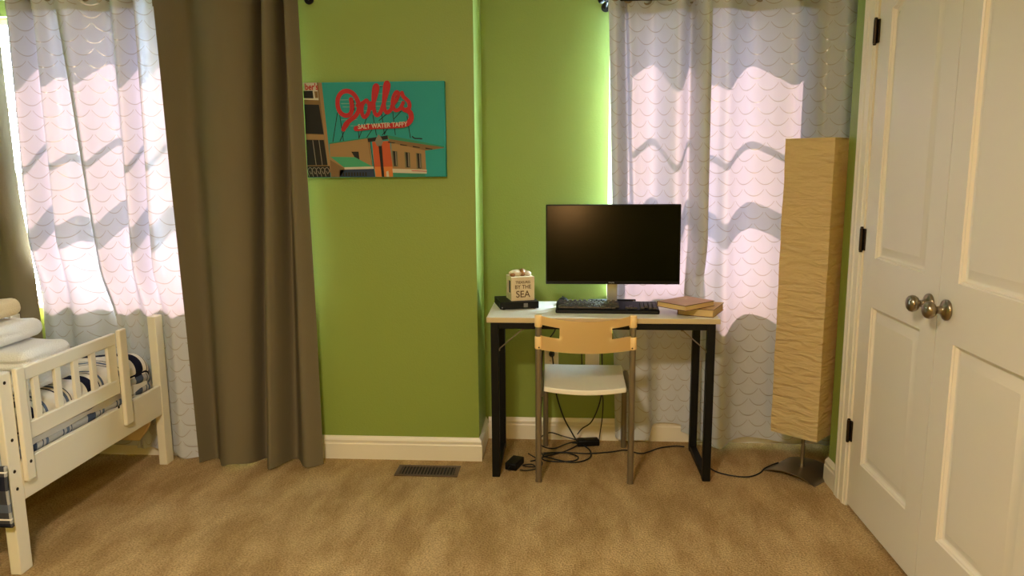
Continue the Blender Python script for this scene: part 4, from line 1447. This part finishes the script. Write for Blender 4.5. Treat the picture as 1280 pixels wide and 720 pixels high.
# comforter: a sheet draped over the mattress, rolled over the guard-rail side and the far end
def comforter():
    bm = B()
    uvl = bm.loops.layers.uv.new('UVMap')
    NXc, NYc = 60, 70
    xr, xl = BX - 0.028, BL + 0.05
    ztop = 0.585
    # profile across: arc-length s from left to right then down the right side
    prof = []
    rad = 0.075
    for i in range(26):
        prof.append((xl + (xr - rad - xl) * i / 25, ztop))
    for i in range(1, 13):
        a = PI / 2 * i / 12
        prof.append((xr - rad + rad * math.sin(a), ztop - rad + rad * math.cos(a)))
    for i in range(1, 14):
        prof.append((xr + 0.0 - 0.006 * math.sin(i), ztop - rad - (ztop - rad - 0.40) * i / 13))
    s = [0]
    for a, b_ in zip(prof, prof[1:]):
        s.append(s[-1] + math.hypot(b_[0] - a[0], b_[1] - a[1]))
    grid = []
    y0, y1 = 2.46, 3.388
    for j in range(NYc + 1):
        y = y0 + (y1 - y0) * j / NYc
        row = []
        endf = max(0, (y - (y1 - 0.07)) / 0.07)
        drop = 0.07 * (1 - math.sqrt(max(0, 1 - endf * endf)))
        for (x, z), u in zip(prof, s):
            puff = noise.noise(Vector((x * 5, y * 5, 1.3))) * 0.022 + noise.noise(Vector((x * 12, y * 14, 4.1))) * 0.009
            side = max(0.0, min(1.0, (u - s[25]) / 0.12))
            xx = min(x + puff * side * 0.5 - 0.3 * drop * side, BX - 0.0245)
            zz = z + puff * (1 - side) - drop * (1 if z > 0.45 else 0.3)
            row.append((bm.verts.new((xx, y, zz)), (y + 0.03 * math.sin(u * 7) + 0.06 * u, s[-1] - u)))
        grid.append(row)
    for a, b_ in zip(grid, grid[1:]):
        for i in range(len(prof) - 1):
            q = (a[i], a[i + 1], b_[i + 1], b_[i])
            f = bm.faces.new([k[0] for k in q])
            for l, k in zip(f.loops, q):
                l[uvl].uv = k[1]
    bmesh.ops.recalc_face_normals(bm, faces=bm.faces)
    bm.faces.ensure_lookup_table()
    if sum(f.normal.z for f in bm.faces) < 0:
        bmesh.ops.reverse_faces(bm, faces=bm.faces)
    return bm
o = obj('comforter', comforter(), M['plaid'], smooth=180, recalc=False)
md = o.modifiers.new('thick', 'SOLIDIFY'); md.thickness = 0.018; md.offset = -1
tagit(o, 'white comforter with navy and grey stripes inside the toddler bed', 'comforter')

# hanging cloths at the foot end and the far end
def hanging(name, label, cat, material, x0, x1, y, z0, z1, depth, bul, seed, nx=30, nz=24, taper=0.0):
    bm = B()
    uvl = bm.loops.layers.uv.new('UVMap')
    g = []
    for j in range(nz + 1):
        t_ = j / nz
        z = z1 + (z0 - z1) * t_
        row = []
        for i in range(nx + 1):
            u = i / nx
            x = x0 + (x1 - x0) * u
            if taper:
                x = (x0 + x1) / 2 + (x - (x0 + x1) / 2) * (1 - taper * t_ ** 2)
            yy = y - bul * math.sin(PI * t_) * (0.55 + 0.45 * math.sin(u * 9 + seed)) + 0.006 * noise.noise(Vector((x * 8, z * 8, seed)))
            zz = z + 0.02 * noise.noise(Vector((x * 5, seed, 0))) * t_
            row.append((bm.verts.new((x, yy, zz)), (x, z)))
        g.append(row)
    for a, b_ in zip(g, g[1:]):
        for i in range(nx):
            q = (a[i], b_[i], b_[i + 1], a[i + 1])
            f = bm.faces.new([k[0] for k in q])
            for l, k in zip(f.loops, q):
                l[uvl].uv = k[1]
    o = obj(name, bm, material, smooth=180)
    md = o.modifiers.new('thick', 'SOLIDIFY'); md.thickness = depth; md.offset = 0
    return tagit(o, label, cat)
hanging('bed_sheet', 'pale blue sheet hanging over the foot end of the toddler bed', 'sheet', M['sheet_blue'], BL + 0.06, BX - 0.020, 2.378, 0.36, 0.72, 0.006, 0.006, 1.0)
hanging('plaid_blanket', 'navy and grey plaid blanket bulging low at the foot end of the toddler bed', 'blanket', M['plaid_dark'], BL + 0.10, BX + 0.012, 2.362, 0.205, 0.425, 0.012, 0.045, 2.2)
hanging('cream_blanket', 'beige cloth corner drooping below the far end of the bed', 'blanket', M['beige_cloth'], -2.25, -2.002, 3.382, 0.135, 0.262, 0.010, 0.012, 4.0, taper=0.55)

# towels, folded into soft slabs with the folded edge to the right
def towel(name, label, x1, y0, y1, z0, z1, m_, seed, length=0.36):
    h = z1 - z0
    bm = soft_slab(x1 - length, x1, y0, y1, z0, z1, h * 0.46, nx=22, wob=0.007, seed=seed)
    zm = z0 + h * 0.50
    for v in bm.verts:                          # the crease where the folded halves meet
        k = math.exp(-((v.co.z - zm - 0.004 * math.sin(v.co.y * 23 + seed)) / (h * 0.10)) ** 2)
        if v.co.y < y0 + 0.03:
            v.co.y += 0.012 * k
        if v.co.x > x1 - 0.03 and v.co.y < (y0 + y1) / 2:
            v.co.x -= 0.004 * k
        v.co.z += 0.006 * math.sin(v.co.x * 17 + seed) * (v.co.z - z0) / h
    return tagit(obj(name, bm, m_, smooth=180), label, 'towel')
towel('towel', 'bottom white folded towel of the stack on the bed', -2.020, 2.60, 2.90, 0.603, 0.674, M['towel'], 1.0)
towel('towel', 'second white folded towel from the bottom of the stack', -2.015, 2.60, 2.89, 0.684, 0.772, M['towel'], 9.0)
towel('towel', 'third white folded towel, just under the cream one', -2.120, 2.60, 2.88, 0.780, 0.860, M['towel'], 17.0)
towel('towel', 'cream folded towel on top of the stack', -2.190, 2.61, 2.86, 0.868, 0.940, M['towel_cream'], 25.0)

# ------------------------------------------------------------------ added fill lamps (out of view)
t = thing('fill_ceiling_light', 'unseen frosted ceiling light with a bronze rim, added for room fill', 'ceiling light', (-0.6, 0.3, CEIL))  # unseen fixture, added as overhead fill for the room
bm = B(); lathe(bm, [(0.0, 0.0), (0.20, 0.0), (0.20, -0.025), (0.185, -0.03), (0.0, -0.03)], None, 40)
obj('rim', bm, M['bronze'], t, smooth=40)
bm = B(); lathe(bm, [(0.18, -0.030), (0.175, -0.05), (0.15, -0.08), (0.10, -0.10), (0.05, -0.108), (0.0, -0.11)], None, 40)
obj('diffuser', bm, make_glow('fill_diffuser_glow', (1.0, 0.80, 0.52, 1), 6.0), t, smooth=60)
ld = bpy.data.lights.new('bulb', 'AREA')
ld.shape = 'DISK'; ld.size = 0.34; ld.energy = FILL_CEIL_W; ld.color = (1.0, 0.88, 0.70)
lo = bpy.data.objects.new('bulb', ld); C.objects.link(lo); lo.parent = t; lo.location = (0, 0, -0.125)

t = thing('fill_torchiere', 'unseen floor lamp with a glowing drum shade behind the viewer, added for warm fill', 'floor lamp', (0.06, -1.6, 0))  # added lamp, never in view: warm fill and the orange glare on the monitor
bm = B(); lathe(bm, [(0.0, 0.0), (0.14, 0.0), (0.14, 0.012), (0.03, 0.025), (0.012, 0.04), (0.012, 1.50), (0.0, 1.50)], None, 28)
obj('stand', bm, M['bronze'], t, smooth=40)
bm = B()
for a_, b2 in ((0.19, 0.19),):
    lathe(bm, [(0.15, 1.42), (0.17, 1.42), (0.17, 1.70), (0.15, 1.70)], None, 36)
obj('shade', bm, make_glow('fill_shade_glow', (1.0, 0.50, 0.17, 1), 50.0), t, smooth=40)
ld = bpy.data.lights.new('bulb', 'POINT')
ld.energy = FILL_TORCH_W; ld.color = (1.0, 0.74, 0.44); ld.shadow_soft_size = 0.16
lo = bpy.data.objects.new('bulb', ld); C.objects.link(lo); lo.parent = t; lo.location = (0, 0, 1.85)
